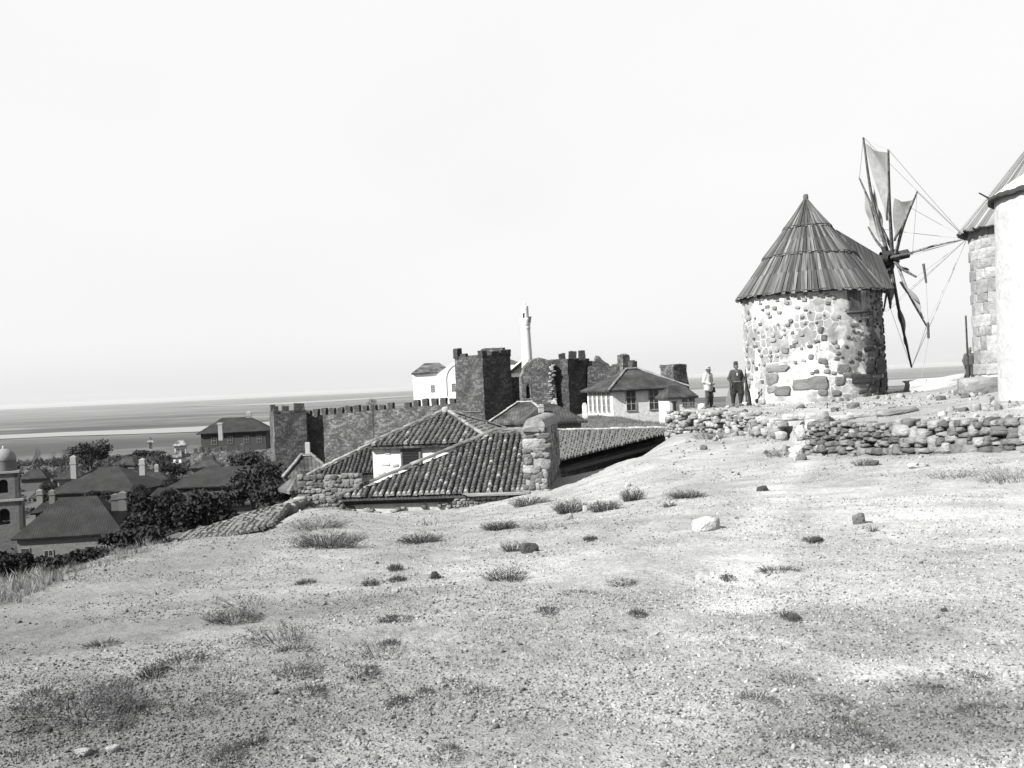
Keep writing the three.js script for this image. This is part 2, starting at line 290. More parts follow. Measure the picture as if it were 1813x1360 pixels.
{
  const ang = [], rings = [];
  for (let i = 0; i <= 460; i++) ang.push(-.66 + 1.32 * i / 460);
  for (let i = 1; i < 40; i++) ang.push(.66 + (2 * Math.PI - 1.32) * i / 40);
  for (let r = .5; r < 3; r *= 1.12) rings.push(r);
  for (let r = 3; r < 62; r *= 1.0062) rings.push(r);
  for (let r = 62; r < 14000; r *= r < 2500 ? 1.02 : 1.05) rings.push(r);
  const nA = ang.length, nR = rings.length, pos = new Float32Array((nA * nR + 1) * 3), col = new Float32Array((nA * nR + 1) * 3), uv = new Float32Array((nA * nR + 1) * 2), idx = [];
  for (let j = 0; j < nR; j++) for (let i = 0; i < nA; i++) {
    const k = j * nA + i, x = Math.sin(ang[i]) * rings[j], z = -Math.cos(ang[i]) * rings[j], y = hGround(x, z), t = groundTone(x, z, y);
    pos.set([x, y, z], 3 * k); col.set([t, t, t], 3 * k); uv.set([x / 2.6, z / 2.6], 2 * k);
    if (j) { const a = k, b = j * nA + (i + 1) % nA, c = a - nA, e = b - nA; idx.push(c, e, a, e, b, a); }
  }
  const o = nA * nR; pos.set([0, hGround(0, -.01), 0], 3 * o); col.set([.3, .3, .3], 3 * o);
  for (let i = 0; i < nA; i++) idx.push(o, (i + 1) % nA, i);
  const g = new THREE.BufferGeometry(); g.setAttribute('position', new THREE.BufferAttribute(pos, 3)); g.setAttribute('color', new THREE.BufferAttribute(col, 3)); g.setAttribute('uv', new THREE.BufferAttribute(uv, 2)); g.setIndex(idx); g.computeVertexNormals();
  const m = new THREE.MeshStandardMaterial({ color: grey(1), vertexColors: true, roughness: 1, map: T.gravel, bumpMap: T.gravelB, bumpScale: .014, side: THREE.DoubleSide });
  const gr = mesh('ground', g, m); gr.userData.kind = 'structure'; gr.userData.label = 'dry stony hilltop falling away to the town and the river plain';
}
// the river and its far bend across the plain
{
  const wm = new THREE.MeshPhysicalMaterial({ color: grey(.18), roughness: .5, metalness: 0, specularIntensity: .7 });
  const strip = (near, far, dy, label) => {
    const pos = [], idx = [], n = near.length;
    for (let i = 0; i < n; i++) for (const e of [near[i], far[i]]) { const [x, z] = plan(...e); pos.push(x, EYE - 29.6 + dy, z); }
    for (let i = 0; i < n - 1; i++) { const a = 2 * i; idx.push(a, a + 2, a + 1, a + 1, a + 2, a + 3); }
    const g = new THREE.BufferGeometry(); g.setAttribute('position', new THREE.Float32BufferAttribute(pos, 3)); g.setIndex(idx); g.computeVertexNormals();
    const m = mesh('river', g, wm); m.userData.kind = 'structure'; m.userData.label = label;
  };
  // widths by columns of bearing; distance follows from the drop to the plain
  const D = (px, dy) => 29.6 * F / dy;
  const nr = [[-900, 58], [-300, 58], [0, 57], [120, 57], [230, 59], [340, 60], [450, 58], [600, 52], [800, 45], [1000, 41], [1200, 40], [1330, 40], [1500, 37], [1650, 33], [1850, 30], [2300, 28]];
  const fr = [[-900, 49], [-300, 49], [0, 50], [120, 50], [230, 51], [340, 51], [450, 49], [600, 40], [800, 31], [1000, 27], [1200, 25], [1330, 25], [1500, 24], [1650, 23], [1850, 22], [2300, 21]];
  strip(nr.map(([p, y]) => [p, D(p, y)]), fr.map(([p, y]) => [p, D(p, y)]), .5, 'pale river winding across the dark plain below the town');
  const n2 = [[330, 14], [430, 17], [520, 18], [600, 17], [700, 15], [800, 13]], f2 = [[330, 13.6], [430, 15], [520, 15], [600, 14], [700, 13], [800, 12.6]];
  strip(n2.map(([p, y]) => [p, D(p, y)]), f2.map(([p, y]) => [p, D(p, y)]), 1, 'thin far bend of water near the horizon');
}
// ---------------------------------------------------------------- tiles and roofs
const TILE = [0, 1, 2].map(k => { const g = new THREE.CylinderGeometry(.40 + .02 * k, .52 - .01 * k, 1.3, 7, 1, false, -Math.PI / 2, Math.PI); g.scale(1, 1, .92 + .06 * k); return g; });
const tileMats = [.046, .056, .064, .072, .08, .09, .104, .128, .24].map(v => mat(v, 'stone', 'stoneB', .004, 1, .9));
const darkTile = [.03, .036, .042, .05, .06, .085].map(v => mat(v, 'stone', 'stoneB', .004, 1, .9));
const mortar = mat(.28, 'stone', 'stoneB', .02);
const M4 = new THREE.Matrix4();
function patch(c) {
  const Q = (s, t) => c.BL.clone().lerp(c.BR, s).lerp(c.TL.clone().lerp(c.TR, s), t);
  const frame = (s, t) => { const X = Q(s + .01, t).sub(Q(s - .01, t)).normalize(), Y = Q(s, t + .01).sub(Q(s, t - .01)).normalize(), Z = X.clone().cross(Y).normalize(); Y.copy(Z).cross(X); return [X, Y, Z]; };
  return { Q, frame };
}
// half-round cover tiles in columns up the slope; the lowest ones are parts, the rest (past the limit) one part
function tilePatch(parent, c, nc, exposure, o = {}) {
  const { Q, frame } = patch(c), ms = o.mats ?? tileMats, max = o.max ?? 300, rest = ms.map(() => []), list = [];
  for (let i = 0; i < nc; i++) {
    const s = (i + .5) / nc, tm = o.top ? o.top(s) : 1, len = Q(s, tm).distanceTo(Q(s, 0)), nr = Math.floor(len / exposure), wob = R(-.004, .004);
    for (let j = 0; j < nr; j++) list.push([s + wob, (j + .42) * exposure / len * tm, j]);
  }
  list.sort((a, b) => a[2] - b[2]);
  list.forEach(([s, t, j], k) => {
    const [X, Y, Z] = frame(s, t), w = Q(s + .5 / nc, t).distanceTo(Q(s - .5 / nc, t));
    const q = new THREE.Quaternion().setFromRotationMatrix(M4.makeBasis(X, Y, Z));
    q.multiply(new THREE.Quaternion().setFromEuler(new THREE.Euler(-.10 * Math.min(1, w * 1.2 / exposure) + R(-.045, .045), 0, R(-.08, .08))));
    const p = Q(s, t).addScaledVector(Z, w * .05 + R(0, .018) - .05 * Math.sin(Math.PI * t) * (o.sag ?? 1) * (.5 + vn3(s * 6, t * 3, 2))).addScaledVector(X, R(-.06, .06) * w);
    let mi = Math.floor(Math.pow(rnd(), 1.5) * (ms.length - .6)); if (j === 0 && o.eave && rnd() < o.eave(s)) mi = ms.length - 1;
    const sc = V(w * R(.8, .87), exposure * R(1, 1.12), w * R(.85, 1.05)), g = pick(TILE);
    if (k < max) { const m = mesh('roof_tile', g, ms[mi], parent); m.position.copy(p); m.quaternion.copy(q); m.scale.copy(sc); }
    else rest[mi].push(g.clone().applyMatrix4(M4.compose(p, q, sc)));
  });
  rest.forEach((a, i) => { if (a.length) stuff(mesh('roof_tiles', merge(a), ms[i], parent)); });
}
function ridgeTiles(parent, A, B, size, ms) {
  const d = B.clone().sub(A), L = d.length(), n = Math.max(2, Math.round(L / (size * 1.5))); d.normalize();
  const X = V(0, 1, 0).cross(d).normalize().negate(), Z = X.clone().cross(d).normalize();
  for (let i = 0; i < n; i++) { const m = mesh('ridge_tile', pick(TILE), pick(ms), parent); m.quaternion.setFromRotationMatrix(M4.makeBasis(X, d, Z)); m.position.copy(A).addScaledVector(d, (i + .5) * L / n); m.position.y += R(-.01, .03); m.scale.set(size, L / n * 1.05, size * .8); m.rotateZ(R(-.1, .1)); }
}
// a hipped roof with thickness, uv in metres along the eaves; x across w, z across d, ridge length rl along x
function hipGeo(w, d, rise, rl, th = .16, drop = 0) {
  const a = [V(-w / 2, 0, d / 2), V(w / 2, 0, d / 2), V(w / 2, 0, -d / 2), V(-w / 2, 0, -d / 2)], r0 = V(-rl / 2, rise, 0), r1 = V(rl / 2, rise, 0);
  const pos = [], uv = [];
  const face = (pts, ux) => { const O = pts[0], U = ux.clone().normalize(), n = pts[1].clone().sub(O).cross(pts[2].clone().sub(O)).normalize(), W = n.cross(U).normalize(); for (let i = 1; i < pts.length - 1; i++) for (const p of [pts[0], pts[i], pts[i + 1]]) { const q = p.clone().sub(O); pos.push(p.x, p.y, p.z); uv.push(q.dot(U) / 4.4, q.dot(W) / 4.4); } };
  // a slight sag in each slope
  face([a[0], a[1], r1, r0], V(1, 0, 0)); face([a[2], a[3], r0, r1], V(-1, 0, 0)); face([a[1], a[2], r1], V(0, 0, -1)); face([a[3], a[0], r0], V(0, 0, 1));
  const b = a.map(p => V(p.x * .985, -th, p.z * .985));
  for (let i = 0; i < 4; i++) { const j = (i + 1) % 4; face([b[i], b[j], a[j], a[i]], a[j].clone().sub(a[i])); }
  face([b[3], b[2], b[1], b[0]], V(1, 0, 0));
  const g = new THREE.BufferGeometry(); g.setAttribute('position', new THREE.Float32BufferAttribute(pos, 3)); g.setAttribute('uv', new THREE.Float32BufferAttribute(uv, 2)); g.computeVertexNormals(); return g;
}
const roofMat = a => mat(a, 'pan', 'panB', .025, 1, .95);
// a window let into a wall face: frame proud, pane set back inside it, glazing bars
function windowPart(parent, w, h, pos, turn, o = {}) {
  const f = .07, fr = merge([box(w + 2 * f, f, .1, 0, h / 2 + f / 2, 0), box(w + 2 * f + .06, f, .14, 0, -h / 2 - f / 2, 0), box(f, h, .1, -w / 2 - f / 2, 0, 0), box(f, h, .1, w / 2 + f / 2, 0, 0)]);
  const win = mesh('window', fr, mat(o.frame ?? .3, 'wood'), parent); win.position.copy(pos); win.rotation.y = turn;
  mesh('pane', box(w, h, .03, 0, 0, .012), mat(o.pane ?? .02, null, null, .01, 1, .3), win);
  for (let i = 1; i < (o.nx ?? 2); i++) mesh('glazing_bar', box(.04, h, .04, -w / 2 + w * i / (o.nx ?? 2), 0, .03), mat(o.bar ?? .3), win);
  for (let i = 1; i < (o.ny ?? 3); i++) mesh('glazing_bar', box(w, .04, .05, 0, -h / 2 + h * i / (o.ny ?? 3), .03), mat(o.bar ?? .3), win);
  return win;
}
// uneven masonry block: subdivided, roughened, ragged along the top; base at y = 0
function ruin(w, h, d, o = {}) {
  const st = o.step ?? .5, g0 = new THREE.BoxGeometry(w, h, d, Math.max(1, Math.round(w / st)), Math.max(1, Math.round(h / st)), Math.max(1, Math.round(d / st))); g0.translate(0, h / 2, 0);
  g0.deleteAttribute('normal'); g0.deleteAttribute('uv'); const g = mergeVertices(g0), p = g.attributes.position, a = o.amp ?? .12, q = o.seed ?? R(0, 99);
  for (let i = 0; i < p.count; i++) {
    let x = p.getX(i), y = p.getY(i), z = p.getZ(i); const f = y / h, bt = 1 + (o.batter ?? .03) * (1 - f);
    const hx = o.top ? o.top(x / w + .5, z / d + .5) : 1;
    y *= hx; x *= bt; z *= bt;
    x += a * 2 * (fbm(x * .9 + q, y * .9, z * .9, 3) - .5) + a * (vn3(x * 3, y * 3 + q, z * 3) - .5); z += a * 2 * (fbm(x * .9, y * .9 + q, z * .9, 3) - .5) + a * (vn3(x * 3 + 7, y * 3 + q, z * 3) - .5);
    if (f > .98) y += (o.rag ?? .3) * (fbm(x * 1.3 + q, 3, z * 1.3, 3) - .5) * 2;
    p.setXYZ(i, x, y, z);
  }
  return boxUV(g, o.uv ?? .11, .5);
}
const castleMat = a => mat(a / .62, 'rubble', 'rubbleB', .12, 1, 1);

// ---------------------------------------------------------------- the nearest windmill
const paleStones = tones(.19, 6, .55, 'stone', 'stoneB', .02), whiteMats = tones(.1, 6, .6, 'stone', 'stoneB', .02);
function plasterTex(fn) { return fn; }
{
  const base = PG(1443, 42.2), t = thing('windmill', 'round stone windmill with grey conical board roof, wheel of spars on its right', 'windmill', base);
  const H = 4.35, Rb = 2.76, Rt = 2.68;
  // wall: lime-plastered drum, slightly lumpy, plaster fallen away to darker patches
  {
    const g = new THREE.CylinderGeometry(Rt, Rb, H + .9, 160, 70, true), p = g.attributes.position, col = new Float32Array(p.count * 3), uv = g.attributes.uv; g.translate(0, (H + .9) / 2 - .9, 0);
    for (let i = 0; i < p.count; i++) {
      const x = p.getX(i), y = p.getY(i), z = p.getZ(i), th = Math.atan2(x, z), k = 1 + .022 * (fbm(x * 1.4, y * 1.4, z * 1.4, 4) - .5) + .012 * (vn3(x * 5, y * 5, z * 5) - .5);
      p.setXYZ(i, x * k, y, z * k); uv.setXY(i, th * 2.7 / 2.6, y / 2.6);
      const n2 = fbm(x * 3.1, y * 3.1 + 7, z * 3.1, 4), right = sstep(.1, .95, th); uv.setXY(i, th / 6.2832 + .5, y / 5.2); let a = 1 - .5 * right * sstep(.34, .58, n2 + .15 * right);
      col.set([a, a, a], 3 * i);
    }
    g.setAttribute('color', new THREE.BufferAttribute(col, 3)); g.computeVertexNormals();
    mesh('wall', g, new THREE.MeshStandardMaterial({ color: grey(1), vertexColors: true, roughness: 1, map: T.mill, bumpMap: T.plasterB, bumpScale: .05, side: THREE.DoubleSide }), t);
  }
  const wall = t.children[0];
  // stones showing through the plaster: big ones low down, small and many on the right
  const big = [[1347, 677, 46, 40], [1401, 666, 0, 0], [1380, 682, 24, 18], [1407, 679, 31, 22], [1350, 693, 20, 16], [1337, 672, 14, 18], [1455, 654, 21, 15], [1490, 672, 40, 17], [1447, 675, 16, 14], [1510, 654, 17, 15], [1537, 648, 24, 28], [1462, 664, 17, 7], [1545, 676, 22, 14], [1337, 651, 9, 8], [1345, 653, 30, 11], [1419, 640, 14, 9], [1485, 575, 16, 6], [1512, 617, 22, 10], [1484, 550, 26, 6], [1512, 688, 12, 14], [1438, 697, 14, 9], [1414, 696, 14, 10], [1420, 584, 7, 11], [1335, 690, 12, 12], [1425, 598, 8, 10], [1400, 632, 8, 9], [1360, 621, 9, 10], [1490, 694, 18, 7]];
  const place = (th, y, w, h, m) => { const s = mesh('stone', pick(MST), m, wall), r = lerp(Rb, Rt, y / H); s.position.set(Math.sin(th) * (r + .008), y, Math.cos(th) * (r + .008)); s.rotation.set(0, th, R(-.18, .18)); s.scale.set(w, h, .065); };
  const put = [], free = (th, y, w, h) => put.every(([a, b, c, d]) => Math.abs(a - th) * 2.9 > (c + w) * .52 || Math.abs(b - y) > (d + h) * .55);
  for (const [px, py, w, h] of big) {
    if (!w || (px === 1347)) continue; const s = (px - 1441 - .045 * (610 - py)) / 131, th = Math.asin(clamp(s, -.97, .97)), cy = Math.cos(th), y = (P(px, py, 42.2 - 2.9 * cy).y - base.y);
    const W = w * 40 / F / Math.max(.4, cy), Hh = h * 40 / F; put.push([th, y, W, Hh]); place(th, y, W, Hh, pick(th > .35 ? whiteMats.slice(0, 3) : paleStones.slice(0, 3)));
  }
  for (let k = 0, n = 0; k < 9000 && n < 268; k++) {
    const th = R(-1.5, 1.62), y = R(.0, H - .15), rt = sstep(.2, .8, th), keep = lerp(.3, 1, rt); if (rnd() > keep) continue;
    const low = sstep(1.4, .2, y), h = R(.07, .14) * (1 + low * .7), w = h * R(.9, 1.9) * (rt > .7 ? .8 : 1); if (!free(th, y, w * 1.1, h * 1.15)) continue;
    if (th > .05 && th < .55 && y > 3.5) continue;
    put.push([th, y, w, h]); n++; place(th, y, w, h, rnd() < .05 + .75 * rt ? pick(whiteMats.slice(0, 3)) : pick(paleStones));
  }
  // little shuttered window high up under the eave
  {
    const th = .35, w = windowPart(t, .42, .62, V(Math.sin(th) * 2.7, 3.78, Math.cos(th) * 2.7), th, { nx: 1, ny: 1, pane: .06, frame: .1 });
    for (let i = 0; i < 3; i++) mesh('shutter_board', box(.13, .6, .03, -.14 + .14 * i, 0, .045), mat(.055 + .02 * i, 'wood'), w);
    const l = mesh('sill', stoneGeo(31, 2, .2, .04), whiteMats[1], t); l.position.set(Math.sin(th) * 2.72, 3.32, Math.cos(th) * 2.72); l.rotation.y = th; l.scale.set(.75, .12, .3);
  }
  mesh('eave_shade_ring', (() => { const g = new THREE.CylinderGeometry(Rt + .015, Rt + .02, .26, 96, 1, true); g.translate(0, H - .07, 0); const u = g.attributes.uv; for (let i = 0; i < u.count; i++) u.setXY(i, u.getX(i) * 20, u.getY(i) * .2); return g; })(), mat(.06, 'stone', 'stoneB', .03), t);  // dark ring added at the wall top as the shadow band under the eave
  // roof: three overlapping tiers of weathered boards over a dark inner cone
  const apex = H + 3.72, roofG = new THREE.CylinderGeometry(.02, 2.86, 3.74, 64, 1, true); roofG.translate(0, H + 1.72, 0);
  const roof = mesh('roof', roofG, mat(.03), t);
  const bm = tones(.105, 9, .72, 'wood', 'wood', .012, 1);
  const tiers = [[2.93, -.16, 1.72, 1.47, 132], [1.82, 1.4, .86, 2.62, 102], [.95, 2.56, .03, 3.76, 62]];
  for (const [r0, y0, r1, y1, n] of tiers) {
    const L = Math.hypot(r0 - r1, y1 - y0), wb = 2 * Math.PI * r0 / n, wt = 2 * Math.PI * r1 / n, sl = Math.atan2(r0 - r1, y1 - y0);
    const geos = [0, 1, 2].map(k => { const g = new THREE.BoxGeometry(1, L + .05 * k, .035, 1, 6, 1), p = g.attributes.position; for (let i = 0; i < p.count; i++) { const f = p.getY(i) / L + .5; p.setX(i, p.getX(i) * lerp(wb, wt, f) * .985 + .01 * Math.sin(f * 5 + k * 2)); p.setZ(i, p.getZ(i) - .015 * Math.sin(Math.PI * clamp(f, 0, 1))); } const u = g.attributes.uv; for (let i = 0; i < u.count; i++) u.setXY(i, p.getX(i) * .5 + k * .31, p.getY(i) * .35); g.computeVertexNormals(); return g; });
    for (let i = 0; i < n; i++) {
      const a = (i + R(-.12, .12)) / n * 2 * Math.PI, m = mesh('roof_board', geos[i % 3], bm[Math.floor(Math.pow(rnd(), 1.2) * 9)], roof), rm = (r0 + r1) / 2 + R(-.012, .015), ym = H + (y0 + y1) / 2 + R(-.03, .03);
      m.rotation.order = 'YXZ'; m.rotation.set(-sl + R(-.012, .012), a, R(-.012, .012)); m.position.set(Math.sin(a) * rm, ym, Math.cos(a) * rm);
    }
    const bp = []; for (let i = 0; i <= 60; i++) { const a = i / 60 * 2 * Math.PI, rr = r0 - .02; bp.push(V(Math.sin(a) * rr, H + y0 + .05 + .03 * (vn3(a * 6, y0, 0) - .5), Math.cos(a) * rr)); }
    mesh('tier_shade_line', tube(bp, .022, .022, 120, 5), mat(.04), roof);  // dark tube drawing the shadow line under each overlapping tier of boards
  }
  const fin = mesh('finial', new THREE.LatheGeometry([[0, .28], [.09, .25], [.11, .12], [.08, .04], [.17, -.08], [.2, -.2]].map(([x, y]) => new THREE.Vector2(x, y)), 12), mat(.09, 'wood'), roof); fin.position.y = apex - .05;
  // axis of the wheel: to the right, tilted up, a little away from the camera
  const be = .05, ti = .19, ax = V(Math.cos(be) * Math.cos(ti), Math.sin(ti), Math.sin(be) * Math.cos(ti)).normalize();
  const hub = P(1570, 457, 43.3).sub(base), lat = V(0, 1, 0).cross(ax).normalize().negate(), upv = lat.clone().cross(ax).normalize(); if (upv.y < 0) upv.negate(); if (lat.z < 0) lat.negate();
  // hood over the axle
  {
    const fl = V(ax.x, 0, ax.z).normalize(), q = (f, l, y) => fl.clone().multiplyScalar(f).addScaledVector(lat, l).setY(y);
    mesh('hood', hull([q(1.15, 0, H + 2.45), q(2.86, 0, H + 1.3), q(2.92, 1.35, H - .12), q(2.92, -1.35, H - .12), q(.5, 1.5, H - .1), q(.5, -1.5, H - .1)], .45), mat(.055, 'wood', 'wood', .02), roof);
  }
  const back = hub.clone().addScaledVector(ax, -1.6), front = hub.clone().addScaledVector(ax, .9);
  const axle = mesh('axle', tube([back, front], .21, .19, 2, 10), mat(.03, 'wood', 'wood', .01), t);
  mesh('hub', merge([tube([hub.clone().addScaledVector(ax, -.2), hub.clone().addScaledVector(ax, .42)], .33, .3, 2, 12), tube([hub.clone().addScaledVector(upv, -.5), hub.clone().addScaledVector(upv, .5)], .12, .12), tube([hub.clone().addScaledVector(lat, -.5), hub.clone().addScaledVector(lat, .5)], .12, .12)]), mat(.02, 'wood'), axle);
  const wood = mat(.075, 'wood', 'wood', .01), woodL = mat(.2, 'wood', 'wood', .01), rope = mat(.22), cloth = new THREE.MeshPhysicalMaterial({ color: grey(.24), roughness: 1, side: THREE.DoubleSide, transmission: .12, thickness: 0, map: T.plaster });
  const Rw = [5.1, 4.6, 4.25, 2.4, 2.1, 3.3, 4.75, 3.0, 4.2, 3.2, 3.0, 4.55], tips = [];
  for (let k = 0; k < 12; k++) {
    const a = k * Math.PI / 6 + [.0, -.03, .03, .05, 0, .12, .2, .3, 0, 0, .05, -.06][k], dir = upv.clone().multiplyScalar(Math.cos(a)).addScaledVector(lat, Math.sin(a)), off = ax.clone().multiplyScalar(.12 + .12 * (k % 3)), o = hub.clone().add(off);
    const tip = o.clone().addScaledVector(dir, Rw[k]).addScaledVector(ax, .12), mid = o.clone().addScaledVector(dir, Rw[k] * .5).addScaledVector(ax, R(-.12, .12)).addScaledVector(lat, R(-.1, .1));
    mesh('spar', tube([o.clone().addScaledVector(dir, -.3), mid, tip], .085, .04, 10, 6), k === 2 || k === 5 ? woodL : wood, axle); tips.push(tip);
  }
  const bow = P(1712, 422, 42.6).sub(base);
  mesh('bowsprit', tube([front, front.clone().lerp(bow, .5).add(V(0, .05, 0)), bow], .055, .03, 8, 6), woodL, axle);
  const line = (a, b, sag = .06, r = .009) => mesh('rope', tube([a, a.clone().lerp(b, .5).add(V(0, -sag, 0)), b], r, r, 6, 4), rope, axle);
  tips.forEach((p, k) => { line(p, bow, .03); if (![4, 9, 10].includes(k) && ![4, 9, 10].includes((k + 1) % 12)) line(p, tips[(k + 1) % 12], .05); });
  // furled and half-set sails: three-cornered cloths from a spar to the next spar's rope
  const sail = (A, B, C, belly) => {
    const n = 12, g = new THREE.BufferGeometry(), pos = [], uv = [], idx = [];
    for (let i = 0; i <= n; i++) for (let j = 0; j <= n; j++) {
      const u = i / n, v = j / n, p = A.clone().lerp(B, u).lerp(C.clone().lerp(B, u), v * 1).addScaledVector(ax, belly * Math.sin(Math.PI * v) * Math.sin(Math.PI * Math.min(1, u * 1.1)) + .05 * Math.sin(9 * v + 5 * u));
      p.addScaledVector(upv, -.1 * Math.sin(Math.PI * v) * (1 - u)); pos.push(p.x, p.y, p.z); uv.push(u * 1.2, v);
      if (i < n && j < n) { const a = i * (n + 1) + j; idx.push(a, a + 1, a + n + 1, a + 1, a + n + 2, a + n + 1); }
    }
    g.setAttribute('position', new THREE.Float32BufferAttribute(pos, 3)); g.setAttribute('uv', new THREE.Float32BufferAttribute(uv, 2)); g.setIndex(idx); g.computeVertexNormals(); return mesh('sail', g, cloth, axle);
  };
  const on = (k, f) => hub.clone().lerp(tips[k], f);
  sail(on(1, .97), on(1, .36), on(0, .95), .3);
  sail(on(2, .9), on(2, .28), on(1, .62).lerp(on(2, .7), .3), .25);
  sail(on(11, .9), on(11, .2), on(10, .95).lerp(on(11, .8), .1), .25);
  sail(on(0, .62), on(0, .2), on(11, .5).lerp(on(0, .5), .35), .15);
  sail(on(5, .92), on(5, .35), on(4, .9).lerp(on(5, .9), .65), .2);
  sail(on(7, .96), on(7, .42), on(8, .8).lerp(on(7, .9), .7), .18);
  sail(on(6, .9), on(6, .4), on(7, .8).lerp(on(6, .7), .72), .15);
  sail(on(4, .98), on(4, .3), on(3, .5).lerp(on(4, .8), .7), .12);
  // reefed rods hanging on a cord near the outer end of the level spar
  const hp = P(1635, 466, 40.9).sub(base), h2 = P(1640, 500, 40.9).sub(base), h3_ = P(1643, 570, 40.9).sub(base), h4 = P(1644, 598, 40.9).sub(base), h5 = P(1632, 668, 41).sub(base);
  mesh('rod', tube([hp, h2], .05, .04), wood, axle); line(h2, h3_, 0, .012); mesh('rod', tube([h3_, h4], .05, .05), wood, axle); line(h4, h5, .02, .01);
}
// ---------------------------------------------------------------- the middle windmill and the white one at the right edge
{
  const base = PG(1892, 36.3), t = thing('windmill', 'pale ashlar windmill half hidden behind the white one, reed roof', 'windmill', base), H = 5.5, Rr = 2.95;
  const g = new THREE.CylinderGeometry(Rr - .04, Rr + .02, H + 1, 96, 4, true); g.translate(0, (H + 1) / 2 - 1, 0); { const u = g.attributes.uv; for (let i = 0; i < u.count; i++) u.setXY(i, u.getX(i) * 7, u.getY(i) * 2.4); }
  const wall = mesh('wall', g, mat(.42, 'plaster', 'plasterB', .02), t), bm = [.19, .22, .25, .29, .33].map(v => mat(v, 'stone', 'stoneB', .02));
  const bg = [0, 1, 2].map(k => stoneGeo(50 + k, 3, .1, .03));
  for (let y = .35, r = 0; y < H - .15; r++) { const h = R(.3, .5); for (let a = -1.9 + (r % 2) * .1; a < -.35;) { const w = R(.1, .24); const m = mesh('stone', pick(bg), pick(bm), wall); m.position.set(Math.sin(a + w / 2) * Rr, y + h / 2, Math.cos(a + w / 2) * Rr); m.rotation.y = a + w / 2; m.scale.set(w * Rr * 1.0, h * 1.0, .09); a += w; } y += h; }
  const pl = mesh('plinth', stoneGeo(61, 4, .25, .06), mat(.22, 'stone', 'stoneB', .03), t); { const q = P(1737, 684, 33.6).sub(base); pl.position.copy(q); pl.scale.set(1.2, .6, .9); }
  const roofG = new THREE.ConeGeometry(3.2, 3.75, 48, 1, true); roofG.translate(0, H + 1.72, 0); const roof = mesh('roof', roofG, mat(.05), t);
  const sm = tones(.34, 8, .6, 'wood', 'wood', .02);
  const r0 = 3.32, r1 = .05, y0 = -.18, y1 = 3.7, n = 120, L = Math.hypot(r0 - r1, y1 - y0), sl = Math.atan2(r0 - r1, y1 - y0), wb = 2 * Math.PI * r0 / n;
  const gs = [0, 1].map(k => { const q = new THREE.BoxGeometry(1, L, .06, 1, 3, 1), p = q.attributes.position; for (let i = 0; i < p.count; i++) p.setX(i, p.getX(i) * lerp(wb, .003, p.getY(i) / L + .5)); q.computeVertexNormals(); return q; });
  for (let i = 0; i < n; i++) { const a = i / n * 2 * Math.PI; const m = mesh('roof_board', gs[i % 2], pick(sm), roof); m.rotation.order = 'YXZ'; m.rotation.set(-sl + R(-.008, .008), a, 0); m.position.set(Math.sin(a) * (r0 + r1) / 2, H + (y0 + y1) / 2 + R(-.05, .04), Math.cos(a) * (r0 + r1) / 2); }
  const s0 = P(1734, 341, 33.4).sub(base), s1 = P(1760, 355, 33.8).sub(base); mesh('peg', tube([s0, s1], .025, .035), mat(.07), roof);
}
{
  const base = PG(1996, 27.6), t = thing('windmill', 'whitewashed round windmill cut off by the right edge', 'windmill', base), H = 5.36, Rr = 3.0;
  const g = new THREE.CylinderGeometry(Rr - .03, Rr + .1, H + 1, 128, 40, true); g.translate(0, (H + 1) / 2 - 1, 0); { const u = g.attributes.uv, p = g.attributes.position; for (let i = 0; i < u.count; i++) { u.setXY(i, u.getX(i) * 8, u.getY(i) * 3); const x = p.getX(i), y = p.getY(i), z = p.getZ(i), k = 1 + .012 * (fbm(x, y, z, 3) - .5); p.setX(i, x * k); p.setZ(i, z * k); } g.computeVertexNormals(); }
  mesh('wall', g, mat(.4, 'plaster', 'plasterB', .04), t);
  const pts = []; for (let i = 0; i <= 90; i++) { const a = i / 90 * 2 * Math.PI, r = Rr + .06 + .05 * (vn3(i * .9, 2, 0) - .5); pts.push(V(Math.sin(a) * r, H + .04 * (vn3(i * 1.3, 5, 0) - .5), Math.cos(a) * r)); }
  mesh('cornice', tube(pts, .085, .085, 240, 6), mat(.035, 'stone', 'stoneB', .03), t);
  const rg = new THREE.LatheGeometry([[3.1, .06], [2.6, .42], [1.4, 1.1], [.02, 1.75]].map(([a, b]) => new THREE.Vector2(a, b)), 64); rg.translate(0, H, 0); mesh('roof', rg, mat(.6, 'plaster', 'plasterB', .03), t);
}
// ---------------------------------------------------------------- the terrace's dry-stone walls
const WST = [...STONES, ...[41, 42, 43, 44].map(i => stoneGeo(i, 3, .2, .13)), MST[0], MST[3]], wallMats = tones(.17, 7, .6, 'stone', 'stoneB', .03);
function wallRun(t, a, b, o) {              // a, b: [px, d] on the wall line, stones from the base up to the terrace
  const A = PG(a[0], a[1]), B = PG(b[0], b[1]), dx = B.x - A.x, dz = B.z - A.z, L = Math.hypot(dx, dz), rot = Math.atan2(-dz, dx), nx = Math.sin(rot), nz = Math.cos(rot);
  const foot = x => { const f = clamp(x / L, 0, 1); return hRaw(A.x + dx * f + nx * .45, A.z + dz * f + nz * .45); }, head = x => { const f = clamp(x / L, 0, 1); return hRaw(A.x + dx * f - nx * .5, A.z + dz * f - nz * .5); };
  const y0 = Math.min(foot(0), foot(L)) - .05, hh = Math.max(head(0), head(L)) - y0 + .1;
  return layStones(t, L, hh, { ...o, top: x => head(x) - y0 + (o.over ?? .04), map: (x, y) => { const f = x / L, k = .12 + .1 * (1 - y / hh) + R(-.05, .05); return { p: V(A.x + dx * f + nx * k, y0 + y, A.z + dz * f + nz * k).sub(t.position), r: rot }; } });
}
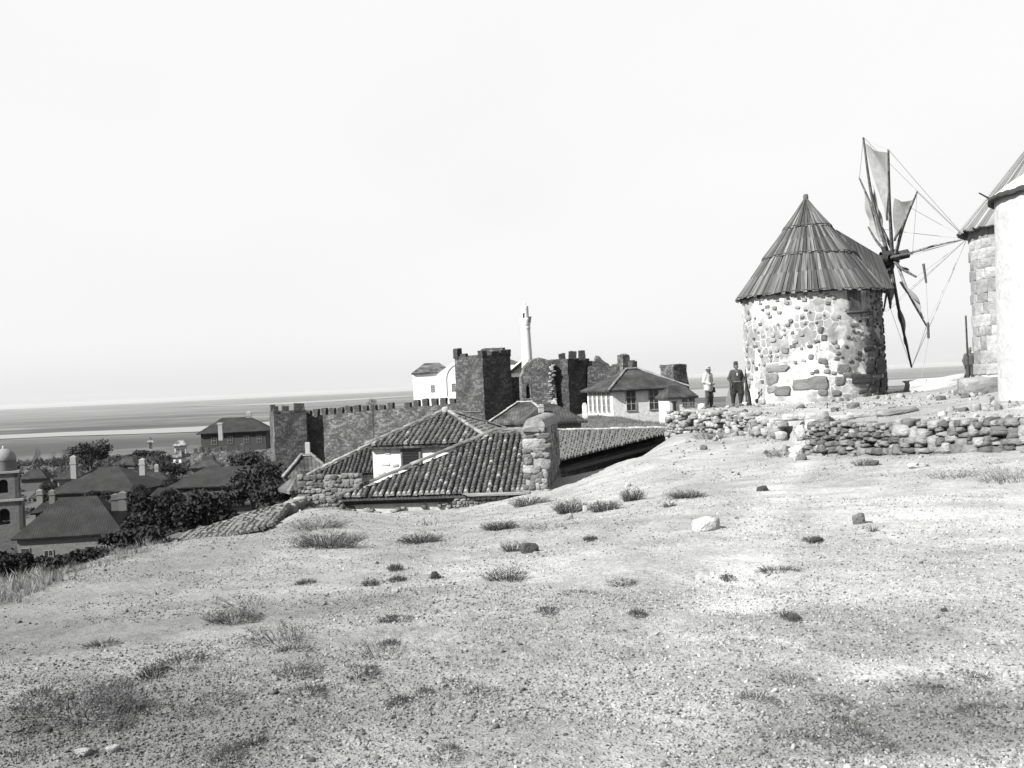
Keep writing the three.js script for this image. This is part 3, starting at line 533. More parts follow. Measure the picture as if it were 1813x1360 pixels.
{
  const t = thing('retaining_wall', 'long rough dry-stone wall holding up the terrace below the windmills', 'wall', PG(1600, 24.8));
  wallRun(t, [1448, 27.5], [1600, 25.0], { h0: .09, h1: .22, asp: 2, mats: wallMats, geo: WST, mix: 1, depth: .42, skip: .02, over: .07 });
  wallRun(t, [1600, 25.0], [1813, 22.5], { h0: .1, h1: .24, asp: 1.9, mats: wallMats, geo: WST, mix: 1, depth: .42, skip: .02, over: .07 });
  wallRun(t, [1813, 22.5], [1960, 21.6], { h0: .16, h1: .26, asp: 2.1, mats: wallMats, depth: .4, over: .05 });
}
{
  const t = thing('rubble_wall', 'crumbling rubble wall at the terrace edge under the two standing men', 'wall', PG(1300, 35.8));
  const pale = tones(.25, 6, .5, 'stone', 'stoneB', .03);
  wallRun(t, [1192, 38.4], [1300, 36], { h0: .09, h1: .2, asp: 1.7, mats: pale, geo: MST, mix: 1, depth: .3, skip: .25, over: .02 });
  wallRun(t, [1300, 36], [1395, 31.3], { h0: .1, h1: .22, asp: 1.8, mats: pale, geo: MST, mix: 1, depth: .3, skip: .4, over: .02 });
  const A = PG(1192, 38.6), n = layStones(t, 2.2, 1.2, { h0: .1, h1: .2, asp: 1.7, mats: pale, depth: .3, map: (x, y) => ({ p: V(A.x + .02 + x * .08, hRaw(A.x - .6, A.z) + y, A.z - x).sub(t.position), r: -Math.PI / 2 }) });
}
// the broken corner where the long wall begins, with a dark hollow under it
{
  const t = thing('stone_heap', 'heap of tumbled stones around a dark hollow at the left end of the retaining wall', 'stone heap', PG(1425, 28.6));
  const put = (px, py, d, w, h, dp, tone, rz = 0) => { const m = mesh('stone', pick(STONES), mat(tone, 'stone', 'stoneB', .03), t); m.position.copy(P(px, py, d).sub(t.position)); m.scale.set(w, h, dp); m.rotation.set(R(-.15, .15), R(-.3, .3), rz); };
  put(1410, 799, 27.6, .3, .28, .35, .45, .3); put(1424, 797, 27.7, .26, .2, .3, .5); put(1440, 795, 27.4, .3, .2, .3, .4); put(1405, 806, 27.2, .2, .18, .3, .5, .5);
  put(1446, 740, 28.8, .62, .34, .5, .26); put(1430, 735, 29.4, .5, .2, .5, .34); put(1456, 757, 28.2, .3, .4, .4, .22); put(1440, 765, 28.3, .3, .42, .4, .2); put(1437, 752, 28.5, .34, .3, .4, .36); put(1405, 738, 30.5, .6, .2, .4, .4); put(1418, 766, 28.9, .26, .4, .4, .38, .3); put(1446, 783, 28.0, .22, .2, .3, .25);
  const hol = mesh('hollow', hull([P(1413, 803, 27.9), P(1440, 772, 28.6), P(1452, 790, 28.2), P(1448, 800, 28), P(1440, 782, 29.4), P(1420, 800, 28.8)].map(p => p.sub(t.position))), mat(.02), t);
}
// loose stones lying on the terrace, each its own thing
function rock(label, px, d, w, h, dp, tone, o = {}) {
  const p = PG(px, d), t = mesh(o.name ?? 'rock', pick(o.block ? STONES : MST), mat(tone, 'stone', 'stoneB', .03)); t.position.set(p.x, p.y + h * (o.sink ?? .3), p.z); t.scale.set(w, h, dp); t.rotation.set(R(-.1, .1), o.ry ?? R(-.5, .5), R(-.1, .1)); tag(t, label, o.cat ?? 'rock', o.group); return t;
}
rock('long squared stone block lying on the terrace below the windmill, dark at its right end', 1588, 29.0, 1.1, .2, .5, .2, { block: 1, cat: 'stone block', name: 'stone_block', ry: .1 });
rock('grey squared block on the terrace, second left of the long dark-ended block', 1530, 29.5, .9, .19, .5, .32, { block: 1, cat: 'stone block', name: 'stone_block', ry: 0 });
rock('flat pale block at the terrace edge, nearest to the tumbled heap', 1484, 29.2, .8, .19, .5, .36, { block: 1, cat: 'stone block', name: 'stone_block', ry: .1 });
rock('small dark block next left of the long dark-ended block', 1556, 29.4, .3, .17, .3, .16, { block: 1, cat: 'stone block', name: 'stone_block', ry: .1 });
rock('dark cube of stone alone on the bare terrace before the middle mill', 1666, 32.5, .24, .17, .24, .1, { block: 1, cat: 'stone block', name: 'stone_block', ry: .1 });
rock('small upright dark stone at the foot of the white windmill', 1757, 27.5, .1, .2, .12, .12, { block: 1 });
rock('long pale boulder lying between the near windmill and the middle mill', 1655, 41.5, 2.1, .62, .9, .42, { ry: -.1, sink: .2 });
rock('dark round stone at the foot of the windmill, right of a paler one', 1511, 34, .34, .2, .3, .13); rock('small dark round stone below the windmill wall, left of a larger one', 1478, 33.6, .18, .17, .2, .1);
rock('left of two tiny dark stones side by side on the terrace', 1576, 31, .07, .1, .1, .06); rock('right of two tiny dark stones side by side on the terrace', 1584, 31, .1, .1, .1, .06);
rock('pale grey rubble stone just left of the man in white', 1242, 41, .26, .26, .22, .6); rock('low stone at the windmill foot by the leaning stick', 1318, 42, .2, .2, .2, .5);
rock('domed rubble mound behind the dark-dressed man', 1312, 44.5, 1.1, 1.3, 1, .13, { cat: 'mound', name: 'rubble_mound', sink: .15 });

// ---------------------------------------------------------------- the tiled house in front
{
  const A = P(601, 880, 30.2), g0 = A.clone(); g0.y = hGround(A.x + 1, A.z + .3) - .25;
  const t = thing('tiled_house', 'low house with a broad slope of round tiles ending at a rough stone gable wall', 'house', g0, -.13);
  const ye = A.y - g0.y, L = 5.42, run = 3.3, rise = 1.55, sE = 4.15;
  const roof = mesh('roof', hull([V(0, ye - .03, 0), V(L, ye - .03, 0), V(L, ye + rise - .03, -run), V(sE, ye + rise - .03, -run), V(L, ye - .1, -6.4), V(.1, ye - .1, -6.4), V(0, ye - .09, 0), V(L, ye - .09, 0)], .45), mat(.05, 'pan', 'panB', .03), t);
  tilePatch(roof, { BL: V(0, ye, 0), BR: V(L, ye, 0), TL: V(0, ye + rise, -run), TR: V(L, ye + rise, -run) }, 33, .172, { top: s => clamp(s * L / sE, .02, 1) * .99, eave: s => s < .62 ? .75 : .2 });
  ridgeTiles(roof, V(0, ye + .04, .03), V(sE, ye + rise + .06, -run), .2, [mat(.11, 'stone'), mat(.16, 'stone'), mortar, mat(.09, 'stone'), mat(.12, 'stone')]);
  ridgeTiles(roof, V(sE, ye + rise + .06, -run), V(L, ye + rise + .06, -run), .2, [mat(.16, 'stone'), mortar, mat(.1, 'stone')]);
  // dark eave boards, pale mortar ledge towards the gable
  for (let i = 0; i < 3; i++) mesh('eave_board', box(4.0, .05, .1, 2.05, ye - .09 - i * .062, -.04 - .07 * i), mat([.05, .03, .025][i], 'wood'), t);
  const wallH = ye - .2;
  mesh('wall', boxUV((() => { const g = new THREE.BoxGeometry(5.2, wallH + .3, 5.9, 50, 8, 10); g.translate(2.75, wallH / 2 - .15, -3.2); const p = g.attributes.position; for (let i = 0; i < p.count; i++) { const x = p.getX(i), y = p.getY(i); p.setZ(i, p.getZ(i) + .07 * (fbm(x * 2, y * 2, 3) - .5)); } return g; })(), .38, .5), mat(.36, 'plaster', 'plasterB', .05), t);
  const wl = t.children[t.children.length - 1];
  layStones(wl, 2.0, .5, { x0: 3.35, y0: wallH - .42, z0: -.17, h0: .07, h1: .15, asp: 1.7, mats: wallMats, depth: .3 });
  for (let i = 0; i < 26; i++) { const m = mesh('stone', pick(STONES), pick(wallMats), wl); m.position.set(R(.3, 3.3), wallH - R(.06, .7), -.21); m.scale.set(R(.1, .24), R(.07, .13), .1); m.rotation.z = R(-.2, .2); }
  mesh('ledge', stoneGeo(71, 4, .2, .05), mat(.22, 'stone', 'stoneB', .02), t).position.set(4.55, ye - .04, .04); t.children[t.children.length - 1].scale.set(1.75, .09, .22);
  // the gable wall: squared and rubble stones in lime, rounded crown, shaded right side
  const px0 = 5.43, W = .6, top = P(955, 752, 29.4).y - g0.y, D = 3.9;
  const gw = mesh('gable_wall', ruin(W, top + .2, D, { step: .16, amp: .03, batter: .02, rag: .03, uv: .4, seed: 3, top: (u, v) => 1 - .025 * (1 - v) }), mat(.27, 'plaster', 'plasterB', .06), t); gw.position.set(px0 + W / 2, -.2, -D / 2 + .16);
  const gs = tones(.2, 6, .5, 'stone', 'stoneB', .03);
  layStones(gw, W - .03, top - .1, { x0: -W / 2 + .015, y0: .12, z0: D / 2 + .0, h0: .11, h1: .34, asp: 1.5, mats: gs, geo: MST, mix: 1, depth: .14, skip: .12 });
  layStones(gw, D - .2, top - .1, { h0: .12, h1: .26, asp: 2.2, mats: gs, depth: .08, skip: .25, map: (x, y) => ({ p: V(W / 2 + .01, y + .12, D / 2 - .1 - x), r: Math.PI / 2 }) });
  const cr = new THREE.CylinderGeometry(.33, .36, D + .05, 14, 20, false, 0, Math.PI); cr.rotateX(Math.PI / 2); cr.rotateZ(Math.PI / 2 * 0); { const p = cr.attributes.position; for (let i = 0; i < p.count; i++) { const x = p.getX(i), y = p.getY(i), z = p.getZ(i), k = 1 + .2 * (fbm(x * 4, y * 4, z * 3, 3) - .5); p.setXYZ(i, x * k, y * k, z); } cr.computeVertexNormals(); }
  const crown = mesh('crown', boxUV(cr, .6, .8), mat(.22, 'plaster', 'plasterB', .06), gw); crown.rotation.z = Math.PI / 2; crown.position.set(0, top + .16, 0); crown.scale.set(.8, .92, 1);
  for (let i = 0; i < 4; i++) { const m = mesh('crown_tile', pick(TILE), mat([.2, .12, .3, .16][i], 'stone'), gw); m.position.set(-.1 + .05 * i, top + .1 - .05 * i, D / 2 - .1 - .05 * i); m.rotation.set(-1.35, R(-.1, .1), R(-.2, .2)); m.scale.set(.5 - .05 * i, .4, .26); }
  for (const [x, y, w] of [[.15, .45, .3], [.1, .9, .34]]) { }
}
rock('dark squared stone lying behind the rough gable wall', 1000, 33.4, .42, .26, .4, .06, { block: 1, cat: 'stone block', name: 'stone_block', ry: .1 });
// ---------------------------------------------------------------- the whitewashed house behind it, with the barred window
{
  const E = P(649, 788, 36.5), g0 = E.clone(); g0.y = hGround(E.x + 2, E.z) - .4; const ye = E.y - g0.y;
  const t = thing('whitewashed_house', 'small whitewashed stone house with tiled pyramid roof and barred dark window', 'house', g0, -.25);
  const w = 4.5, d = 4.2, rise = .98;
  mesh('wall', box(w - .36, ye + .1, d - .5, w / 2 - .07, (ye - .1) / 2, -d / 2, .38), mat(.62, 'plaster', 'plasterB', .03), t);
  const wl = t.children[0];
  for (let i = 0, put = []; i < 400 && put.length < 46; i++) { const x = R(.4, 4), y = ye - R(.14, 1.5), sw = R(.14, .32), sh = R(.09, .2); if (x > .95 && x < 2.15 && y > ye - .95) continue; if (put.some(([a, b]) => Math.abs(a - x) < .26 && Math.abs(b - y) < .17)) continue; put.push([x, y]); const m = mesh('stone', pick(STONES), pick([mat(.3, 'stone'), mat(.38, 'stone'), mat(.46, 'stone'), mat(.55, 'stone')]), wl); m.position.set(x, y, -.25); m.scale.set(sw, sh, .06); m.rotation.z = R(-.3, .3); }
  const wn = windowPart(t, .6, .52, V(1.53, ye - .5, -.235), 0, { nx: 1, ny: 1, frame: .12, pane: .004 });
  for (let i = 0; i < 5; i++) mesh('bar', box(.6, .018, .03, 0, -.2 + .1 * i, .035), mat(.02), wn);
  const roof = mesh('roof', (() => { const g = hipGeo(w, d, rise, .25, .12); g.translate(w / 2, ye - .02, -d / 2); return g; })(), roofMat(.09), t);
  const c = [V(0, ye, 0), V(w, ye, 0), V(w, ye, -d), V(0, ye, -d)], a0 = V(w / 2 - .12, ye + rise, -d / 2), a1 = V(w / 2 + .12, ye + rise, -d / 2);
  tilePatch(roof, { BL: c[0], BR: c[1], TL: V(0, ye + rise, -d / 2), TR: V(w, ye + rise, -d / 2) }, 23, .2, { top: s => clamp(Math.min(s, 1 - s) * w / (w / 2 - .12), .03, 1) * .98, eave: s => .25, mats: tileMats.slice(2), max: 230 });
  tilePatch(roof, { BL: c[1], BR: c[2], TL: V(w / 2, ye + rise, 0), TR: V(w / 2, ye + rise, -d) }, 21, .2, { top: s => clamp(Math.min(s, 1 - s) * 2, .03, 1) * .98, mats: tileMats.slice(3, 8), max: 0 });
  const rm = [mat(.2, 'stone'), mat(.16, 'stone'), mat(.2, 'stone'), mat(.12, 'stone')];
  ridgeTiles(roof, c[0].clone().add(V(0, .04, 0)), a0.clone().add(V(0, .05, 0)), .18, rm); ridgeTiles(roof, c[1].clone().add(V(0, .04, 0)), a1.clone().add(V(0, .05, 0)), .18, rm); ridgeTiles(roof, c[2].clone().add(V(0, .04, 0)), a1.clone().add(V(0, .05, 0)), .18, rm);
  const kn = mesh('finial', ROUND[0], mortar, roof); kn.position.set(w / 2, ye + rise + .1, -d / 2); kn.scale.setScalar(.24);
}
{
  const A = P(546, 842, 37.6), g0 = A.clone(); g0.y = hGround(A.x + 1, A.z) - .8; const ye = A.y - g0.y;
  const t = thing('lean_to', 'low tiled outbuilding stepping down left of the whitewashed house', 'outbuilding', g0, .0), L = 2.5, run = 2.5, rise = .93;
  mesh('wall', box(2.2, ye - .1, 3.4, 1.3, (ye - .1) / 2, -1.9, .38), mat(.25, 'plaster', 'plasterB', .04), t);
  const roof = mesh('roof', hull([V(0, ye - .03, 0), V(L, ye - .03, 0), V(L, ye + rise - .03, -run), V(2.05, ye + rise - .03, -run), V(L, ye - .12, -run - 1.4), V(0, ye - .12, -3.6), V(0, ye - .1, 0), V(L, ye - .1, 0)], .45), mat(.05, 'pan', 'panB', .03), t);
  tilePatch(roof, { BL: V(0, ye, 0), BR: V(L, ye, 0), TL: V(0, ye + rise, -run), TR: V(L, ye + rise, -run) }, 16, .18, { top: s => clamp(s * L / 2.1, .05, 1) * .98, mats: darkTile });
  ridgeTiles(roof, V(0, ye + .04, 0), V(2.08, ye + rise + .05, -run), .17, [mortar, mat(.3, 'stone'), mat(.2, 'stone')]);
}
// stone wall left of the tiled house
{
  const A = P(533, 905, 30.6), g0 = A.clone(); g0.y = hGround(A.x, A.z) - .15;
  const t = thing('garden_wall', 'mortared stone wall closing the left end of the tiled house', 'wall', g0, -.08), W = 1.75, H = P(560, 843, 30.6).y - g0.y;
  mesh('core', ruin(W, H, .45, { step: .15, amp: .03, rag: .04, uv: .4 }), mat(.22, 'plaster', 'plasterB', .05), t).position.set(W / 2, 0, -.22);
  layStones(t, W, H - .03, { x0: 0, y0: .02, z0: .0, h0: .08, h1: .2, asp: 1.7, geo: MST, mix: 1, mats: tones(.15, 6, .55, 'stone', 'stoneB', .03), depth: .16, skip: .05 });
}
{
  const t = thing('boulder_wall', 'low wall of pale boulders with a side coloured dark as shade, left of the garden wall', 'wall', PG(505, 28)), ms = tones(.2, 5, .45, 'stone', 'stoneB', .03);
  const A = P(533, 886, 30.2), B = P(482, 912, 26.2);
  for (let i = 0; i < 46; i++) { const f = i % 16 / 15.5, lay = Math.floor(i / 16), m = mesh('stone', pick(MST), lay < 1 ? pick(ms) : mat(.07, 'stone', 'stoneB', .03), t); m.position.copy(A.clone().lerp(B, f)).sub(t.position).add(V(R(-.06, .1) + lay * .1, -.02 - lay * .23 + R(-.04, .04), lay * .1)); m.scale.set(R(.25, .4), R(.2, .3), R(.28, .42)); m.rotation.y = R(0, 3); }  // lower layers coloured dark to paint the shade on this side
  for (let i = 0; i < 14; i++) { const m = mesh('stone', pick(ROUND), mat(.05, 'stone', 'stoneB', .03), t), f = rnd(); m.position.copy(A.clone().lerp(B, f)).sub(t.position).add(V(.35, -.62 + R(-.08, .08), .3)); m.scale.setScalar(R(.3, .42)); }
}
{
  const c = { BL: P(296, 976, 22), BR: P(482, 936, 22.6), TL: P(334, 946, 26), TR: P(514, 890, 27.5) }, g0 = c.BL.clone();
  const t = thing('sunken_shed', 'low weathered tile roof sunk into the hillside slope at left', 'shed', g0); for (const k in c) c[k].sub(g0);
  const dn = V(0, -.14, 0), roof = mesh('roof', hull([...Object.values(c), ...Object.values(c).map(p => p.clone().add(dn))], .45), mat(.07), t);
  for (const k in c) c[k].y += .03;
  tilePatch(roof, c, 15, .5, { mats: [.085, .1, .115, .13].map(v => mat(v, 'stone', 'stoneB', .01)), max: 260, sag: .2 });
  { const ctr = Object.values(c).reduce((a, p) => a.add(p), V(0, 0, 0)).multiplyScalar(.25), q = Object.values(c).map(p => p.clone().lerp(ctr, .08).add(V(0, -.15, 0))); mesh('wall', hull([...q, ...q.map(p => p.clone().add(V(0, -2.4, 0)))]), mat(.06, 'rubble'), t); }
}
// ---------------------------------------------------------------- right of the gable wall: long low roof in the hollow
{
  const c = { BL: P(950, 826, 34.6), BR: P(1180, 769, 42.5), TL: P(972, 764, 47), TR: P(1200, 759, 50) }, g0 = c.BL.clone(); g0.y -= 1.4;
  const t = thing('low_house', 'house sunk in the hollow behind the gable wall, only its long weathered roof showing', 'house', g0); for (const k in c) c[k].sub(g0);
  const roof = mesh('roof', hull([...Object.values(c).map(p => p.clone().add(V(0, -.3, 0))), ...Object.values(c).map(p => p.clone().add(V(0, -.42, 0)))], .45), mat(.05), t);
  tilePatch(roof, c, 46, .34, { mats: [.07, .08, .09, .105].map(v => mat(v, 'stone', 'stoneB', .01)), max: 0, sag: .15 });
  ridgeTiles(roof, c.TL.clone().add(V(0, .06, 0)), c.TR.clone().add(V(0, .06, 0)), .22, [mat(.5, 'stone'), mat(.38, 'stone')]);
  mesh('wall', hull([c.BL.clone().add(V(.5, -.2, -.6)), c.BR.clone().add(V(-.3, -.2, -.6)), c.BL.clone().add(V(.5, -2.2, -.6)), c.BR.clone().add(V(-.3, -2.2, -.6)), c.TL.clone().add(V(.6, -.2, .3)), c.TR.clone().add(V(-.5, -.2, .3)), c.TL.clone().add(V(.6, -2.4, .3)), c.TR.clone().add(V(-.5, -2.4, .3))], .3), mat(.07, 'rubble', 'rubbleB', .05), t);
}
// ---------------------------------------------------------------- houses further off
// x0..x1: columns of the eaves, yE/yR: rows of eave and ridge, d: distance
function farHouse(name, label, cat, x0, x1, yE, yR, d, o = {}) {
  const xm = (x0 + x1) / 2, E = P(xm, yE, d), turn = o.turn ?? 0, w = (x1 - x0) * d / F / (Math.cos(turn) + (o.dp ?? .8) * Math.abs(Math.sin(turn))), dp = w * (o.dp ?? .8), rise = (yE - yR) * d / F * (o.rk ?? 1.1), wh = o.wh ?? 3;
  const base = V(E.x, E.y - wh, E.z - (o.back ?? dp * .35)), t = thing(name, label, cat, base, turn, o.group);
  const ov = o.ov ?? .45;
  mesh('wall', box(w - 2 * ov, wh + (o.deep ?? 1.5), dp - 2 * ov, 0, wh / 2 - (o.deep ?? 1.5) / 2 - .08, 0, .35), mat(o.wt ?? .2, 'plaster', 'plasterB', .04), t);
  const rf = mesh('roof', (() => { const g = hipGeo(w, dp, rise, o.ridge ?? Math.max(.2, w - dp), .15); g.translate(0, wh, 0); return g; })(), roofMat(o.rt ?? .04), t);
  if (o.caps) { const rl = (o.ridge ?? Math.max(.2, w - dp)) / 2, rm = [mat(o.caps, 'stone'), mat(o.caps * .7, 'stone')], u = V(0, .05, 0), c = [[-w / 2, dp / 2, -rl], [w / 2, dp / 2, rl], [w / 2, -dp / 2, rl]]; for (const [x, z, r] of c) ridgeTiles(rf, V(x, wh, z).add(u), V(r, wh + rise, 0).add(u), .24, rm); if (rl > .2) ridgeTiles(rf, V(-rl, wh + rise, 0).add(u), V(rl, wh + rise, 0).add(u), .24, rm); }
  for (const [fx, fz, cw, ch, tone] of o.chim ?? []) { const y = wh + rise * .55, c = mesh('chimney', merge([box(cw, ch, cw * .8, 0, ch / 2, 0), box(cw * 1.25, ch * .08, cw, 0, ch * .72, 0), hull([V(-cw * .6, ch, -cw * .4), V(cw * .6, ch, -cw * .4), V(cw * .6, ch, cw * .4), V(-cw * .6, ch, cw * .4), V(0, ch * 1.12, 0)])]), mat(tone ?? .13, 'plaster'), rf); c.position.set(fx * w, y, fz * dp); }
  for (const [face, fx, y, ww, hh, n] of o.win ?? []) windowPart(t, ww, hh, face === 'f' ? V(fx * (w - 2 * ov), y, dp / 2 - ov + .03) : face === 'l' ? V(-w / 2 + ov - .03, y, fx * (dp - 2 * ov)) : V(w / 2 - ov + .03, y, fx * (dp - 2 * ov)), face === 'f' ? 0 : face === 'l' ? -Math.PI / 2 : Math.PI / 2, { nx: n?.[0] ?? 2, ny: n?.[1] ?? 2, frame: o.ft ?? .2, bar: o.bt ?? .2, pane: o.pt ?? .015 });
  return { t, w, dp, rise, wh, rf };
}
// the white house right of the ruined tower
{
  const H = farHouse('white_house', 'single-storey white house with low hipped roof and tall windows on two sides', 'house', 1033, 1222, 688, 655, 95, { turn: .29, dp: .95, wh: 2.75, wt: .58, rt: .045, ridge: 1.2, ov: .55, deep: 1.2, back: 3, caps: .2, ft: .35, bt: .25, pt: .02, win: [['f', -.24, 1.75, .85, 1.75, [2, 3]], ['f', .09, 1.75, .85, 1.75, [2, 3]], ...[-.36, -.18, 0, .18, .36].map(f => ['l', f, 1.7, .5, 1.8, [2, 3]])] });
  farHouse('annex', 'small white annex with two little windows right of the white house', 'outbuilding', 1166, 1240, 702, 683, 88, { turn: .29, dp: .9, wh: 1.7, wt: .58, rt: .045, ridge: 1.4, ov: .25, deep: 1.2, back: 1.6, win: [['f', .1, 1.2, .36, .5], ['f', .38, 1.2, .36, .5], ['f', -.3, .9, .3, .8, [1, 1]]] });
  const p = PG(1036, 92), s = mesh('stone_pillar', (() => { const g = new THREE.BoxGeometry(.42, 1.5, .36, 2, 6, 2), q = g.attributes.position; for (let i = 0; i < q.count; i++) { const f = q.getY(i) / 1.5 + .5; q.setX(i, q.getX(i) * (f > .9 ? .5 : 1)); } g.translate(0, .7, 0); return boxUV(g, .5, .4); })(), mat(.5, 'plaster')); s.position.copy(p); tag(s, 'pale upright pillar at the left corner of the white house', 'pillar');
}
farHouse('cottage', 'low dark-roofed cottage at the foot of the big square tower', 'house', 862, 1000, 747, 716, 84, { turn: -.2, dp: .7, wh: 1.6, wt: .2, rt: .075, ridge: 1.2, caps: .3, back: 2 });
farHouse('cottage', 'cottage with dark hipped roof and two small chimneys below the ruined tower', 'house', 908, 1042, 747, 718, 74, { turn: .1, dp: .8, wh: 1.6, wt: .12, rt: .055, ridge: .8, back: 2, chim: [[.08, -.05, .36, .75, .4], [-.15, .3, .36, .55, .3]] });
farHouse('shed', 'grey hip-roofed shed below the left castle tower', 'house', 486, 590, 842, 811, 62, { turn: .25, dp: .9, wh: 2, wt: .2, rt: .1, ridge: .6, caps: .2, deep: 2.5, back: 1, chim: [] });
farHouse('shed', 'grey lean building with sloping eave beside the dark trees', 'house', 482, 585, 866, 838, 46, { turn: .5, dp: .9, wh: 1.8, wt: .14, rt: .1, ridge: .4, deep: 3, back: .8 });
{ const p = P(546, 830, 66), t = thing('tall_chimney', 'tall white chimney rising behind the grey hip-roofed shed', 'chimney', V(p.x, p.y - 1.2, p.z)); mesh('shaft', merge([box(.42, 2.3, .4, 0, .95, 0), box(.28, 1.0, .28, .02, 2.4, 0)]), mat(.34, 'plaster'), t); mesh('cap', box(.5, .1, .46, 0, 2.05, 0), mat(.45, 'plaster'), t); }
// the lower town
const town = 'houses of the lower town';
farHouse('town_house', 'big house with broad hipped roof and pale walls at the left edge', 'house', 14, 222, 946, 890, 98, { turn: .12, dp: .8, wh: 3.3, wt: .12, rt: .014, ridge: 3.4, deep: 3, back: 3, group: town, win: [['f', .2, 1.6, .9, 1.1], ['f', .33, 1.5, .5, 1.3], ['f', -.42, 1.4, .6, 1.8, [1, 2]], ['f', -.2, 1.5, .7, 1], ['f', .46, 1.5, .6, 1]], chim: [[.36, .1, .7, 1.5, .07], [.44, .16, .7, 1.7, .09]] });
farHouse('town_house', 'house with wide dark hipped roof and tall pale chimney at its left end', 'house', 86, 268, 868, 832, 126, { turn: -.1, dp: .8, wh: 3, wt: .035, rt: .014, ridge: 2.6, deep: 3, back: 3, group: town, chim: [[-.3, .2, .7, 2.6, .18], [.4, .05, .7, 1.9, .2]], win: [['f', -.2, 1.5, .7, 1], ['f', .2, 1.5, .7, 1]] });
farHouse('town_house', 'grey-roofed house between the two big roofs of the lower town', 'house', 138, 234, 898, 880, 113, { turn: .15, dp: .9, wh: 2.6, wt: .035, rt: .016, ridge: 1.8, deep: 3, group: town });
farHouse('town_house', 'house with dark verandah under a long low roof, behind the dark trees', 'house', 296, 486, 858, 831, 116, { turn: -.05, dp: .7, wh: 3, wt: .05, rt: .016, ridge: 5, deep: 3, group: town, win: [['f', -.25, 1.5, .8, 1.6, [1, 2]], ['f', .1, 1.5, .8, 1.2]], ft: .25 });
farHouse('town_house', 'small house with two pale stub chimneys right of the bell tower', 'house', 48, 120, 906, 884, 112, { turn: .2, dp: .9, wh: 2.6, wt: .1, rt: .012, ridge: .8, deep: 3, group: town, chim: [[-.3, .1, .6, 1.5, .17], [.05, .2, .55, 1.4, .13]] });
farHouse('town_house', 'low arcaded house left of the tall pale chimney', 'house', 96, 150, 846, 834, 142, { turn: 0, dp: .9, wh: 2.4, wt: .22, rt: .016, ridge: 1.4, deep: 3, group: town, win: [['f', -.3, 1.1, .8, 1.5, [1, 1]], ['f', 0, 1.1, .8, 1.5, [1, 1]], ['f', .3, 1.1, .8, 1.5, [1, 1]]] });
farHouse('town_house', 'pale-walled little house beyond the wide dark roofs', 'house', 262, 294, 834, 826, 160, { turn: .1, dp: .8, wh: 1.6, wt: .4, rt: .016, ridge: 1, deep: 2, group: town, win: [['f', 0, .8, .5, .6]] });
farHouse('town_house', 'small white house farthest out, by the river meadow', 'house', 302, 332, 788, 780, 250, { turn: .2, dp: .8, wh: 2.6, wt: .42, rt: .3, ridge: 1.4, deep: 2, group: town, win: [['f', -.2, 1.4, .7, .8], ['f', .2, 1.4, .7, .8]] });
farHouse('town_house', 'tiny pale hut standing alone on the meadow', 'house', 256, 272, 782, 774, 260, { turn: .3, dp: 1, wh: 2.2, wt: .3, rt: .25, ridge: .4, deep: 2, group: town, win: [['f', 0, 1.1, .5, .7]] });
farHouse('town_house', 'white gabled cottage right of the meadow, before the castle wall', 'house', 300, 330, 808, 799, 205, { turn: -.3, dp: .9, wh: 1.6, wt: .5, rt: .14, ridge: 1, deep: 2, group: town, win: [['f', 0, .8, .5, .6]] });
farHouse('town_house', 'dim house with ridged roof above the arcaded house', 'house', 50, 108, 880, 862, 150, { turn: -.2, dp: .8, wh: 2.6, wt: .035, rt: .016, ridge: 1.6, deep: 3, group: town });
farHouse('town_house', 'long low roof on the slope before the big dark tree', 'house', 330, 452, 892, 876, 92, { turn: .1, dp: .6, wh: 2, wt: .1, rt: .045, ridge: 3, deep: 2, group: town });
farHouse('town_house', 'dark roofed house half hidden between trees left of the castle wall', 'house', 232, 300, 850, 836, 140, { turn: .2, dp: .8, wh: 2.4, wt: .1, rt: .022, ridge: 1.4, deep: 3, group: town, chim: [[.1, 0, .5, 1.3, .25]] });
farHouse('town_house', 'low dark house beside the bell tower dome, highest on the left', 'house', 30, 84, 846, 832, 165, { turn: .1, dp: .8, wh: 2.2, wt: .08, rt: .022, ridge: 1.4, deep: 3, group: town });
farHouse('town_house', 'dark house with a pale gable on the far side of the dense round tree', 'house', 196, 250, 822, 810, 200, { turn: -.2, dp: .8, wh: 2.4, wt: .12, rt: .03, ridge: 1.4, deep: 3, group: town });
farHouse('town_house', 'dark roof between the wide hipped roof and the verandah house', 'house', 246, 330, 886, 866, 108, { turn: .3, dp: .8, wh: 2.4, wt: .05, rt: .014, ridge: 1.6, deep: 3, group: town });
farHouse('town_house', 'pale shed with a flat dark roof under the outer castle wall', 'house', 330, 392, 826, 814, 150, { turn: .1, dp: .8, wh: 2, wt: .12, rt: .04, ridge: 1.4, deep: 3, group: town, win: [['f', -.2, 1.1, .5, .8], ['f', .2, 1.1, .5, .8]] });
